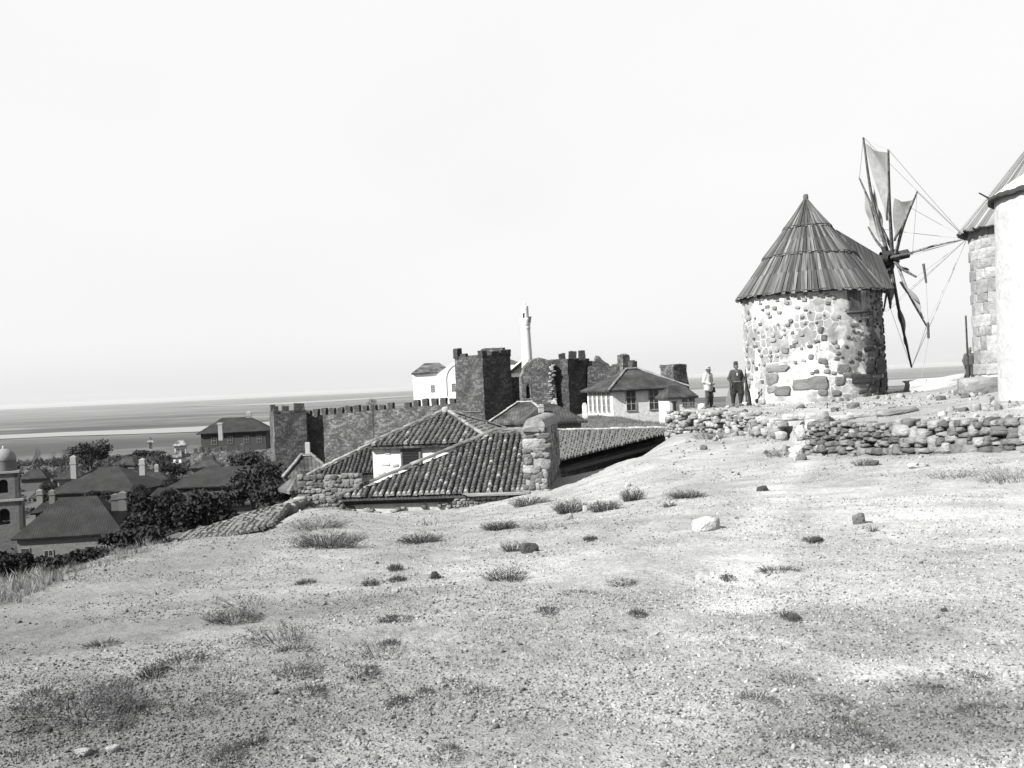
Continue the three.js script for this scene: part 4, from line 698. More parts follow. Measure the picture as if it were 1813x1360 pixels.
// bell tower
{
  const p = P(12, 935, 108), b = V(p.x, p.y - 3.5, p.z), t = thing('bell_tower', 'pale church bell tower with arched openings and small dome, at the left edge', 'tower', b, .35);
  const pale = mat(.12, 'plaster', 'plasterB', .04), y1 = P(12, 885, 108).y - b.y, y2 = P(12, 836, 108).y - b.y, yd = P(8, 797, 108).y - b.y;
  const stage = (w, y0, y1, name) => {
    const s = new THREE.Shape([[-w / 2, 0], [w / 2, 0], [w / 2, y1 - y0], [-w / 2, y1 - y0]].map(a => new THREE.Vector2(...a))), hh = y1 - y0, hw = w * .15, hp = new THREE.Path(); hp.moveTo(-hw, hh * .25); hp.lineTo(hw, hh * .25); hp.lineTo(hw, hh * .62); hp.absarc(0, hh * .62, hw, 0, Math.PI, false); hp.lineTo(-hw, hh * .25); s.holes.push(hp);
    const gs = [0, 1, 2, 3].map(k => { const e = new THREE.ExtrudeGeometry(s, { depth: .3, bevelEnabled: false, curveSegments: 8 }); e.translate(0, y0, w / 2 - .3 - (k % 2 ? .004 : 0)); e.rotateY(k * Math.PI / 2); return boxUV(e, .4, 0); });
    mesh(name, merge(gs), pale, t); mesh('cornice', box(w + .35, .2, w + .35, 0, y1 + .1, 0), mat(.24, 'plaster'), t);
  };
  mesh('shaft', box(3.4, y1 - 2, 3.4, 0, (y1 - 2) / 2 - 1, 0, .4), pale, t); stage(3.3, y1 - 3.1, y1, 'lower_belfry'); stage(2.7, y1 + .2, y2, 'upper_belfry'); mesh('inner_core', box(.9, y2 - y1 + 2, .9, 0, (y1 + y2) / 2 - 1, 0), mat(.02), t);
  mesh('drum', new THREE.CylinderGeometry(1.15, 1.2, 1.2, 16), mat(.12, 'plaster'), t).position.y = y2 + .8; const dm = mesh('dome', new THREE.SphereGeometry(1.2, 20, 10, 0, Math.PI * 2, 0, Math.PI / 2), mat(.2, 'plaster'), t); dm.position.y = y2 + 1.3; mesh('finial', ROUND[1], mat(.3), t).position.y = y2 + 2.55; t.children[t.children.length - 1].scale.set(.2, .4, .2);
}
// ---------------------------------------------------------------- the castle
function merlons(parent, spots, m, prefix = 'merlon') { for (const [x, y, z, w, h, d] of spots) { const q = mesh(prefix, ruin(w, h, d, { step: .35, amp: .1, rag: .18, batter: .05, uv: .11 }), m, parent); q.position.set(x, y, z); } }
{ // big square tower, corner towards us
  const d = 150, c = P(857, 750, d), top = P(857, 628, d).y, y0 = c.y - 4, t = thing('castle_tower', 'big square castle tower with ragged top, one edge towards us', 'tower', V(c.x + .1, y0, c.z - 4), Math.PI / 4 + .02), h = top - y0, w = 5.75;
  const m = castleMat(.075);
  mesh('wall', ruin(w, h, w, { step: .45, amp: .09, rag: .22, batter: .045, top: (u, v) => 1 + .02 * (1 - v) * u }), m, t);
  const e = w / 2 - .3;
  merlons(t, [[-e, h - .2, e, .9, .9, .9], [-e, h - .2, -e, .9, 1.5, .9], [-e, h - .2, -1.2, .6, .6, 1.1], [-.2, h - .2, e, 1.6, .75, .6], [1.8, h - .2, e, 1.5, .9, .6], [e, h - .2, e, .7, 1.0, .8], [e, h - .1, .8, .6, 1.25, 2.2], [e, h - .1, -1.4, .6, 1.3, 2.4]], m);
  mesh('string_course', box(.16, .14, w * .8, -w / 2 - .12, h * .42, 0), mat(.12, 'stone'), t);
}
{ // left tower
  const d = 165, c = P(508, 850, d), y0 = c.y - 2, top = P(505, 727, d).y, h = top - y0, w = 5.0, t = thing('castle_tower', 'square castle tower at the left end of the battlements, lit on its narrow left side', 'tower', V(c.x, y0, c.z - 2.7), .36);
  const m = castleMat(.085); mesh('wall', ruin(w, h, w, { step: .5, amp: .1, rag: .15, batter: .04 }), m, t);
  const e = w / 2 - .35; merlons(t, [[-e, h - .2, e, .8, 1.0, .7], [-.6, h - .2, e, .9, 1.0, .7], [1.5, h - .2, e, 1.6, 1.3, .8], [-e, h - .2, -1, .7, 1.2, 1.1], [e, h - .2, -e, .8, 1.1, .8], [0, h - .2, -e, 1, 1, .7]], m);
}
{ // curtain wall between them
  const A = P(528, 738, 171), B = P(812, 713, 158), base = V((A.x + B.x) / 2, 0, (A.z + B.z) / 2), dx = B.x - A.x, dz = B.z - A.z, L = Math.hypot(dx, dz), turn = Math.atan2(-dz, dx); base.y = Math.min(A.y, B.y) - 11;
  const t = thing('castle_wall', 'long battlemented castle wall running between the two square towers', 'wall', base, turn), m = castleMat(.1), hA = A.y - base.y, hB = B.y - base.y, hm = Math.max(hA, hB);
  const H = u => lerp(hA, hB, u);
  mesh('wall', ruin(L, hm, 1.6, { step: .6, amp: .14, rag: .12, batter: .0, top: (u, v) => H(u) / hm }), m, t);
  const n = 19; for (let i = 0; i < n; i++) { const u = (i + .5) / n; if (i > 11 && i < 13) continue; const q = mesh('merlon', ruin(.88, 1.15 * R(.8, 1.1), .7, { step: .3, amp: .12, rag: .2, batter: .06 }), m, t); q.position.set((u - .5) * L, H(u) - .15, .3); }
  const path = mesh('rubble_bank', ruin(15, 1.1, 3.4, { step: .6, amp: .4, rag: .4, batter: .2 }), castleMat(.11), t); path.position.set(1.2, hm - 8.5, 2.4); path.rotation.z = .16;
}
{ // the ruin in the middle: rounded wall with a doorway, and a tall battlemented piece
  const d = 138, c = P(985, 745, d), y0 = c.y - 2, t = thing('ruined_tower', 'ruined castle tower with three merlons and a paler broken wall on its left', 'tower', V(c.x, y0, c.z - 2)), k = d / F;
  const Y = (px, py) => P(px, py, d).y - y0, X = px => (px - 985) * k - .1;
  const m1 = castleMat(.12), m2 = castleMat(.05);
  { const s = new THREE.Shape(), pts = [[926, 745], [927, 665], [934, 648], [945, 637], [958, 633], [972, 636], [982, 640], [986, 700], [984, 745]]; s.moveTo(X(926), Y(926, 745)); pts.forEach(([x, y]) => s.lineTo(X(x) + R(-.1, .1), Y(x, y)));
    const h = new THREE.Path(); h.moveTo(X(933), Y(933, 706)); h.lineTo(X(942), Y(942, 706)); h.lineTo(X(942), Y(942, 686)); h.lineTo(X(938), Y(938, 676)); h.lineTo(X(933), Y(933, 684)); s.holes.push(h);
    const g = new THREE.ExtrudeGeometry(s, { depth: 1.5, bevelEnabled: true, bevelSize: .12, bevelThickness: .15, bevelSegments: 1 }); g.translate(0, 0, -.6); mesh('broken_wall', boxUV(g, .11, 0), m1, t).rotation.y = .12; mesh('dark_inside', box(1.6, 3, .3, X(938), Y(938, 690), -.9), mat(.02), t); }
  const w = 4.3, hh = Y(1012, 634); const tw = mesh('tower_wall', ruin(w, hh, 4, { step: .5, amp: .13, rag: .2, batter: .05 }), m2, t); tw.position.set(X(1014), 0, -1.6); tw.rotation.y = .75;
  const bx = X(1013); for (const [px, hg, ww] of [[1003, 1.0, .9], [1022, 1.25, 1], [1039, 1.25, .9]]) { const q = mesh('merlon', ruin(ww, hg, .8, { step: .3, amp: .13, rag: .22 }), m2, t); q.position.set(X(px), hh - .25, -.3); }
  const jag = tones(.2, 5, .5, 'stone', 'stoneB', .03); for (let i = 0; i < 26; i++) { const s = mesh('stone', pick(STONES), pick(jag), t); s.position.set(X(982) + R(-.35, .35), lerp(Y(984, 735), Y(984, 642), i / 26), 1.0 + R(-.1, .2)); s.scale.set(R(.3, .7), R(.2, .36), .5); }
}
{ // broken walls to the right
  const d = 142, c = P(1085, 740, d), y0 = c.y - 1, k = d / F, t = thing('ruined_wall', 'jagged stretch of ruined castle wall behind the white house', 'wall', V(c.x, y0, c.z)), X = px => (px - 1085) * k, Y = (px, py) => P(px, py, d).y - y0, s = new THREE.Shape();
  const pts = [[1040, 745], [1044, 650], [1049, 640], [1058, 639], [1060, 630], [1065, 630], [1068, 638], [1078, 643], [1084, 653], [1088, 644], [1098, 644], [1099, 634], [1101, 628], [1113, 627], [1114, 656], [1117, 645], [1118, 639], [1126, 639], [1127, 660], [1130, 745]]; s.moveTo(X(1040), Y(1040, 745));
  for (let i = 1; i < pts.length; i++) { const [a, b] = pts[i - 1], [x, y] = pts[i], n = Math.max(1, Math.round(Math.hypot(x - a, y - b) / 6)); for (let j = 1; j <= n; j++) s.lineTo(X(lerp(a, x, j / n)) + R(-.09, .09), Y(x, lerp(b, y, j / n)) + R(-.12, .12)); }
  const g = new THREE.ExtrudeGeometry(s, { depth: 1.3, bevelEnabled: true, bevelSize: .1, bevelThickness: .15, bevelSegments: 1 }); mesh('wall', boxUV(g, .11, 0), castleMat(.085), t);
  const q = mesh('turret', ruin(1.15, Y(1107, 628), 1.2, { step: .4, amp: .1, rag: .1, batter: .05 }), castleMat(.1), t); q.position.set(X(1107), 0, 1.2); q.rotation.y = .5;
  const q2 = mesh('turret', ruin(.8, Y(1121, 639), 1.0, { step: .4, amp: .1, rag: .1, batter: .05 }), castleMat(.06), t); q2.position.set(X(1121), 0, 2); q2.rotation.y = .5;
}
{
  const d = 152, c = P(1194, 690, d), y0 = c.y - 3, w = 2.6, h = P(1194, 647, d).y - y0, t = thing('castle_turret', 'short square stone turret standing alone behind the annex roof', 'tower', V(c.x, y0, c.z), .62); mesh('wall', ruin(w, h, w, { step: .4, amp: .1, rag: .15, batter: .28 }), castleMat(.1), t); mesh('coping', ruin(w * 1.02, .4, w * 1.02, { step: .4, amp: .12, rag: .15 }), castleMat(.12), t).position.y = h - .2;
}
{ // curtain piece between the big tower and the ruin, with a shaded bank
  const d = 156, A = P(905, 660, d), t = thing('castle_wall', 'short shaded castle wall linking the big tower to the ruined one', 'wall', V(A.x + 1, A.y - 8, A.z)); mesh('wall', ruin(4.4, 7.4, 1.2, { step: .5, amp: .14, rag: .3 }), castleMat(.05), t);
}
// ---------------------------------------------------------------- mosque and minaret
{
  const d = 230, k = d / F, c = P(775, 720, d), y0 = c.y - 1.5, t = thing('mosque', 'large white mosque with hipped tiled roof and blind arch behind the big tower', 'mosque', V(c.x, y0, c.z), .1), X = px => (px - 775) * k, Y = (px, py) => P(px, py, d).y - y0, wm = mat(.6);
  const hl = Y(740, 660);
  mesh('wall', box(X(800) - X(734), hl, 8, (X(734) + X(800)) / 2, hl / 2, -4.5, .3), wm, t);
  const g = hipGeo(X(806) - X(731), 9, Y(790, 640) - hl, 3.2, .15); g.translate((X(731) + X(806)) / 2, hl + .05, -4.4); mesh('roof', g, roofMat(.12), t);
  const s = new THREE.Shape(); s.moveTo(X(776), 0); s.lineTo(X(776), Y(776, 662)); s.lineTo(X(806), Y(806, 641)); s.lineTo(X(836), Y(836, 652)); s.lineTo(X(836), 0);
  const fg = new THREE.ExtrudeGeometry(s, { depth: 9, bevelEnabled: false }); fg.translate(0, 0, -8.4); mesh('gable', boxUV(fg, .3, 0), wm, t);
  const ap = []; for (let i = 0; i <= 16; i++) { const a = Math.PI - i / 16 * Math.PI / 2 * 1.2; ap.push(V(X(814) + Math.cos(a) * 22 * k, Y(800, 671) + Math.sin(a) * 26 * k, .66)); } ap.unshift(V(X(792), Y(792, 700), .66)); mesh('arch_moulding', tube(ap, .09, .09, 30, 5), mat(.3), t);
  windowPart(t, .75, 1.45, V(X(768), Y(768, 687), -.46), 0, { nx: 3, ny: 4, frame: .5, bar: .5, pane: .03 }); windowPart(t, .75, 1.6, V(X(804.5), Y(804, 685), .63), 0, { nx: 3, ny: 4, frame: .5, bar: .5, pane: .03 });
  mesh('rear_wall', box(9, Y(920, 660) + .4, 6, X(905), (Y(920, 660) + .4) / 2, -8, .3), wm, t);
  mesh('rear_gable', hull([V(X(905), Y(915, 660), -4), V(X(933), Y(930, 656), -4), V(X(931), Y(925, 637), -4), V(X(905), Y(905, 658), -9), V(X(933), Y(930, 656), -9), V(X(931), Y(925, 637), -9)]), roofMat(.06), t);
  mesh('gable_coping', tube([V(X(904), Y(908, 658), -3.8), V(X(932), Y(927, 636), -3.8)], .2, .2), wm, t);
  const g2 = hipGeo(7, 6, 1.1, 2, .2); g2.translate(X(905), Y(910, 639), -13); mesh('rear_roof', g2, roofMat(.12), t); mesh('rear_block', box(6.4, 3, 5.4, X(905), Y(910, 639) - 1.6, -13, .3), wm, t);
}
{
  const d = 236, k = 1.14 * d / F, b = P(937, 720, d), t = thing('minaret', 'slender white minaret with a broken balcony near its top', 'minaret', b), wm = mat(.6, 'plaster', 'plasterB', .02), Y = py => P(936, py - 6, d).y - b.y;
  const lathe = a => new THREE.LatheGeometry(a.map(([r, y]) => new THREE.Vector2(r * k, Y(y))), 20);
  const uvm = g => { const u = g.attributes.uv; for (let i = 0; i < u.count; i++) u.setXY(i, u.getX(i) * 2, u.getY(i) * 4); return g; };
  mesh('shaft', uvm(lathe([[10, 722], [9, 660], [8.3, 640], [7, 590], [7, 588], [7.6, 587], [7.6, 584], [7, 583]])), wm, t);
  mesh('balcony', lathe([[7, 583], [8.2, 577], [8.6, 571], [8.3, 569], [6, 569]]), wm, t);
  const br = mesh('balcony_parapet', new THREE.CylinderGeometry(10 * k, 8.5 * k, 9 * k, 10, 1, true, .5, 1.9), mat(.35, 'stone'), t); br.position.y = Y(571);
  mesh('upper_shaft', uvm(lathe([[5.9, 572], [5.6, 548], [5.2, 546], [0, 545]])), wm, t); mesh('stub', lathe([[1.6, 546], [1.4, 541], [0, 540]]), wm, t);
  mesh('doorway', box(3 * k, 7 * k, .2, -2.6 * k, Y(563.5), 5.4 * k), mat(.03), t);
}
// house and outer wall left of the castle
farHouse('great_house', 'large dark wooden house with wide eaves left of the castle tower', 'house', 344, 478, 764, 741, 188, { turn: .1, dp: .7, wh: 3.6, wt: .035, rt: .02, ridge: 5, deep: 2, back: 3, ov: .7, chim: [[.18, .0, .8, 1.9, .25]], win: [['f', -.3, 2.2, .8, 1.2], ['f', -.05, 2.2, .8, 1.2], ['f', .2, 2.2, .8, 1.2], ['f', .4, 2.2, .8, 1.2]] });
{ const p = P(391, 772, 178), t = thing('tall_chimney', 'tall pale chimney standing before the dark great house', 'chimney', V(p.x, p.y - .6, p.z)); mesh('shaft', box(.7, 2.7, .6, 0, 1.3, 0), mat(.25, 'plaster'), t); mesh('cap', box(.9, .3, .8, 0, 2.8, 0), mat(.2), t); }
{
  const A = P(346, 800, 172), B = P(474, 792, 168), h = 5.2, t = thing('outer_wall', 'weathered pale outer wall with broken teeth, left of the castle tower', 'wall', V((A.x + B.x) / 2, A.y - h, (A.z + B.z) / 2)), L = B.x - A.x; t.rotation.y = .12;
  const m = castleMat(.13); mesh('wall', ruin(L, h, 1.2, { step: .5, amp: .25, rag: .4, batter: .03 }), m, t);
  for (let i = 0; i < 9; i++) { const q = mesh('merlon', ruin(.55, R(.7, 1.5), .6, { step: .3, amp: .12, rag: .25 }), m, t); q.position.set(-L / 2 + .8 + i * .95 + (i > 5 ? .8 : 0), h - .3, .2); }
  mesh('slit', box(.55, 3.2, .3, -L / 2 + 3.4, h - 2.0, .62), mat(.03), t);
}
// ---------------------------------------------------------------- trees and bushes of the town
function leafCluster(n, rx, ry, rz, size, lump) {
  const pos = [], nor = [], K = Array.from({ length: lump }, () => { const a = R(0, 6.28), e = R(-.5, 1.2), q = R(.45, .95); return [Math.cos(a) * Math.cos(e) * q, Math.sin(e) * q * .9, Math.sin(a) * Math.cos(e) * q, R(.28, .55)]; });
  for (let i = 0; i < n; i++) {
    const [cx, cy, cz, cr] = pick(K), u = V(R(-1, 1), R(-1, 1), R(-1, 1)).normalize().multiplyScalar(cr * Math.pow(rnd(), .4));
    const c = V((cx + u.x) * rx, (cy + u.y) * ry, (cz + u.z) * rz), a = V(R(-1, 1), R(-1, 1), R(-1, 1)).normalize(), b = a.clone().cross(V(R(-1, 1), R(-1, 1), R(-1, 1))).normalize(), s = size * R(.6, 1.3);
    const p = [c.clone().addScaledVector(a, s), c.clone().addScaledVector(b, s * .6), c.clone().addScaledVector(a, -s), c.clone().addScaledVector(b, -s * .6)];
    for (const k of [0, 1, 2, 0, 2, 3]) pos.push(p[k].x, p[k].y, p[k].z);
  }
  const g = new THREE.BufferGeometry(); g.setAttribute('position', new THREE.Float32BufferAttribute(pos, 3)); g.computeVertexNormals(); return g;
}
const leafMats = [.009, .016, .028, .045].map(v => mat(v, null, null, .01, 1, 1));
function tree(label, x0, x1, yT, yB, d, n, tone, o = {}) {
  const c = P((x0 + x1) / 2, (yT + yB) / 2, d), rx = (x1 - x0) / 2 * d / F, ry = (yB - yT) / 2 * d / F, gy = Math.min(c.y - ry - .4, hGround(c.x, c.z)), t = thing(o.name ?? 'tree', label, o.cat ?? 'tree', V(c.x, gy, c.z)), hc = c.y - t.position.y;
  const limbs = [tube([V(0, -.6, 0), V(R(-.1, .1), hc * .5, 0), V(R(-.2, .2), hc + ry * .3, 0)], rx * .11, rx * .03, 6, 6)]; for (let i = 0; i < 5; i++) { const a = R(0, 6.28); limbs.push(tube([V(0, hc * R(.35, .8), 0), V(Math.cos(a) * rx * .3, hc, Math.sin(a) * rx * .3), V(Math.cos(a) * rx * .7, hc + ry * R(-.1, .6), Math.sin(a) * rx * .7)], rx * .05, rx * .012, 5, 5)); }
  mesh('trunk', merge(limbs), mat(.03), t);
  const cr = mesh('crown', leafCluster(n, rx, ry, o.rz ?? rx, o.leaf ?? rx * .07, o.lump ?? 14), leafMats[tone], t); cr.position.y = hc; return t;
}
tree('dense round dark tree on the meadow above the lower town roofs', 126, 194, 780, 836, 190, 2600, 1);
tree('largest black-looking tree, right of the broad pale-walled house', 216, 326, 866, 962, 78, 5200, 0, { leaf: .17 });
tree('leafy dark tree in front of the castle tower foot', 394, 504, 822, 912, 70, 4800, 1, { leaf: .15 });
tree('dark bushy tree between the long verandah roof and the tile-roofed shed', 318, 412, 872, 948, 62, 3600, 0, { leaf: .15 });
tree('wide dark tree by the pale-walled little house', 276, 340, 818, 848, 150, 1800, 0);
tree('dark tree right of the meadow, beside the gabled cottage', 272, 306, 804, 830, 190, 1200, 1);
tree('leafmost slim cypress left of the dense round tree', 60, 76, 788, 838, 180, 700, 1, { cat: 'cypress', name: 'cypress_tree' }).userData.label = 'slim dark cypress, farthest left of three on the meadow';
tree('slim dark cypress, middle one of three on the meadow', 86, 102, 794, 842, 184, 700, 1, { cat: 'cypress', name: 'cypress_tree' });
tree('slim dark cypress, nearest the dense round tree', 106, 122, 788, 840, 188, 700, 1, { cat: 'cypress', name: 'cypress_tree' });
tree('dark tree behind the small house right of the bell tower', 66, 118, 850, 900, 135, 1800, 0);
tree('dark shrubbery at the left edge below the pale house walls', -30, 62, 968, 1044, 34, 3400, 0, { cat: 'bush', name: 'bush', leaf: .1 });
tree('dark bush under the windows of the broad pale-walled house', 50, 130, 984, 1030, 38, 2600, 1, { cat: 'bush', name: 'bush', leaf: .1 });
tree('dark bush at the crest, below the right end of the broad house', 118, 200, 968, 1012, 42, 2600, 0, { cat: 'bush', name: 'bush', leaf: .1 });
tree('straggling dark bush at the crest under the largest black-looking tree', 186, 300, 935, 986, 46, 3000, 0, { cat: 'bush', name: 'bush', leaf: .12 });
tree('small dark tree right of the slope roof, behind the boulder wall', 440, 520, 850, 898, 52, 2400, 1, { leaf: .12 });
tree('dark bush tip growing out of the battlements', 650, 668, 704, 722, 157, 400, 1, { cat: 'bush', name: 'bush' });
tree('dark tree clump between the arcaded house and the dim ridged house', 104, 140, 852, 884, 138, 1500, 0);
tree('dark low tree behind the grey-roofed middle house', 224, 268, 858, 892, 112, 1600, 0);
tree('dark tree left of the verandah house, touching its roof', 284, 318, 838, 880, 118, 1600, 0);
tree('low dark tree at the meadow edge right of the cypresses', 190, 232, 806, 830, 210, 1100, 1);
tree('wide low dark tree under the outer castle wall', 392, 470, 800, 838, 150, 2200, 1);
tree('dark tree in the yard before the tall pale chimney house', 150, 204, 868, 892, 106, 1600, 0);
tree('dark tree behind the bell tower dome', -10, 40, 812, 862, 150, 1600, 1);
tree('low dark hedge tree along the far meadow', 228, 290, 796, 812, 235, 1300, 1);
// ---------------------------------------------------------------- people
// bones: [ax, ay, az, bx, by, bz, ra, rb]; the joined distance field is meshed by marching cubes
function sdfGeo(bones, k, c, half, res) {
  const mc = new MarchingCubes(res, new THREE.MeshStandardMaterial(), false, false, 120000); mc.isolation = 0; mc.field.fill(-1);
  const s = res, hs = s / 2, cell = half / hs;
  const B = bones.map(b => { const m = Math.max(b[6], b[7]) + .09; return { b, lo: [Math.min(b[0], b[3]) - m, Math.min(b[1], b[4]) - m, Math.min(b[2], b[5]) - m], hi: [Math.max(b[0], b[3]) + m, Math.max(b[1], b[4]) + m, Math.max(b[2], b[5]) + m] }; });
  const acc = new Float32Array(s * s * s).fill(1);
  for (const { b, lo, hi } of B) {
    const r = (v, a, dir) => clamp(dir((v - c[a]) / cell + hs), 1, s - 2), dx = b[3] - b[0], dy = b[4] - b[1], dz = b[5] - b[2], l2 = dx * dx + dy * dy + dz * dz || 1e-9;
    for (let k3 = r(lo[2], 2, Math.floor); k3 <= r(hi[2], 2, Math.ceil); k3++) for (let j = r(lo[1], 1, Math.floor); j <= r(hi[1], 1, Math.ceil); j++) for (let i = r(lo[0], 0, Math.floor); i <= r(hi[0], 0, Math.ceil); i++) {
      const x = c[0] + (i - hs) * cell, y = c[1] + (j - hs) * cell, z = c[2] + (k3 - hs) * cell, t = clamp(((x - b[0]) * dx + (y - b[1]) * dy + (z - b[2]) * dz) / l2, 0, 1);
      const d = Math.hypot(x - b[0] - t * dx, y - b[1] - t * dy, z - b[2] - t * dz) - (b[6] + (b[7] - b[6]) * t), q = k3 * s * s + j * s + i, o = acc[q], h = Math.max(k - Math.abs(o - d), 0) / k;
      acc[q] = Math.min(o, d) - h * h * k * .25;
    }
  }
  for (let i = 0; i < acc.length; i++) mc.field[i] = -acc[i];
  mc.update(); const n = mc.count, p = mc.positionArray.slice(0, 3 * n), g = new THREE.BufferGeometry();
  for (let i = 0; i < n; i++) { p[3 * i] = p[3 * i] * half + c[0]; p[3 * i + 1] = p[3 * i + 1] * half + c[1]; p[3 * i + 2] = p[3 * i + 2] * half + c[2]; }
  g.setAttribute('position', new THREE.BufferAttribute(new Float32Array(p), 3)); g.setAttribute('normal', new THREE.BufferAttribute(new Float32Array(mc.normalArray.slice(0, 3 * n)), 3)); return g;
}
const seg = (a, b, ra, rb) => [...a, ...b, ra, rb];
function handBones(w, dir, side, curl) {   // a palm with four fingers and a thumb, from the wrist along dir
  const d = V(...dir).normalize(), s = V(...side).normalize(), n = d.clone().cross(s).normalize(), W = V(...w), out = [], at = (a, b, c) => { const q = W.clone().addScaledVector(d, a).addScaledVector(s, b).addScaledVector(n, c); return [q.x, q.y, q.z]; };
  out.push(seg(at(.02, -.02, 0), at(.085, -.022, 0), .02, .018), seg(at(.02, .015, 0), at(.085, .022, 0), .02, .018));
  [[-.03, .066], [-.011, .078], [.011, .074], [.03, .058]].forEach(([o, l]) => { out.push(seg(at(.085, o, 0), at(.085 + l * .5, o * 1.1, curl * .01), .01, .009), seg(at(.085 + l * .5, o * 1.1, curl * .01), at(.085 + l * (1 - .25 * curl), o * 1.1, curl * .04), .009, .008)); });
  out.push(seg(at(.03, .03, 0), at(.06, .055, .012), .012, .01), seg(at(.06, .055, .012), at(.09, .06, .02), .01, .008)); return out;
}
function person(label, px, d, o) {
  const p = PG(px, d), J = o.j, headC = [J.head[0], J.head[1], J.head[2]];
  const limb = (a, b, r, q) => seg(J[a], J[b], r, q);
  const skinBones = [seg([0, .98, 0], [0, 1.12, 0], .12, .12), seg([0, 1.12, 0], [0, 1.33, 0], .12, .14), seg([-.12, 1.36, 0], [.12, 1.36, 0], .08, .08), seg([0, 1.38, 0], J.head, .055, .05)];
  for (const s of ['L', 'R']) skinBones.push(limb('hip' + s, 'kn' + s, .085, .06), limb('kn' + s, 'an' + s, .06, .042), limb('an' + s, 'toe' + s, .045, .035), limb('sh' + s, 'el' + s, .055, .045), limb('el' + s, 'wr' + s, .044, .03));
  const body = sdfGeo(skinBones, .05, [0, .87, 0], .96, 112);
  const [hx, hy, hz] = headC, f = o.face, F3 = (a, u, b) => { const c = Math.cos(f), s = Math.sin(f); return [hx + a * c + b * s, hy + u, hz - a * s + b * c]; };
  const head = sdfGeo([seg(F3(0, .04, -.02), F3(0, .02, .01), .088, .086), seg(F3(0, -.03, .03), F3(0, -.075, .045), .062, .042), seg(F3(0, .012, .09), F3(0, -.03, .108), .011, .016), seg(F3(-.03, .028, .082), F3(.03, .028, .082), .014, .014), seg(F3(-.025, -.055, .082), F3(.025, -.055, .082), .01, .01), seg(F3(-.088, .015, 0), F3(-.09, -.025, -.005), .014, .01), seg(F3(.088, .015, 0), F3(.09, -.025, -.005), .014, .01), seg(F3(0, -.12, 0), F3(0, -.05, 0), .052, .05)], .02, headC, .17, 64);
  const hands = ['L', 'R'].map(s => sdfGeo([seg(J['el' + s].map((v, i) => lerp(v, J['wr' + s][i], .85)), J['wr' + s], .032, .026), ...handBones(J['wr' + s], o['hd' + s], o['hs' + s], .8)], .012, J['wr' + s].map((v, i) => v + .06 * V(...o['hd' + s]).normalize().getComponent(i)), .16, 60));
  const m = mesh('person', merge([body, head, ...hands].map(g => { g.setAttribute('uv', new THREE.BufferAttribute(new Float32Array(g.attributes.position.count * 2), 2)); return g; })), mat(o.skin ?? .12, null, null, .01, 1, .8)); m.position.copy(p); m.position.y += .01; m.rotation.y = o.turn; m.scale.setScalar(o.scale ?? 1); tag(m, label, 'person', null);
  const cloth = (name, bones, k, tone, c, half, res) => mesh(name, sdfGeo(bones, k, c, half, res), mat(tone, null, null, .01, 1, 1), m);
  cloth('jacket', [...o.coat, seg([-.13, 1.38, -.01], [.13, 1.38, -.01], .085, .085), ...['L', 'R'].flatMap(s => [seg(J['sh' + s], J['el' + s], .078, .064), seg(J['el' + s], J['wr' + s].map((v, i) => lerp(J['el' + s][i], v, .93)), .062, .046)])], .05, o.coatTone, [0, 1.16, 0], .5, 84);
  cloth('trousers', o.trousers, .06, o.trouserTone, [0, .55, 0], .6, 80);
  for (const s of ['L', 'R']) cloth('shoe', [seg(J['an' + s].map((v, i) => i === 1 ? .05 : v), J['toe' + s], .052, .04)], .02, .025, [J['an' + s][0], .06, J['an' + s][2] + .05], .2, 36);
  for (const a of [-.032, .032]) { const e = mesh('eye', new THREE.SphereGeometry(.011, 8, 6), mat(.01), m); e.position.set(...F3(a, .008, .082)); }
  const hair = mesh('hair', new THREE.SphereGeometry(.094, 16, 10, 0, Math.PI * 2, 0, 1.7), mat(.015), m); hair.position.set(...F3(0, .045, -.018)); hair.rotation.set(-.25, f, 0);
  return [m, F3, f];
}
const arms = (el, wr) => ({ shL: [-.18, 1.38, 0], shR: [.18, 1.38, 0], elL: el[0], elR: el[1], wrL: wr[0], wrR: wr[1] });
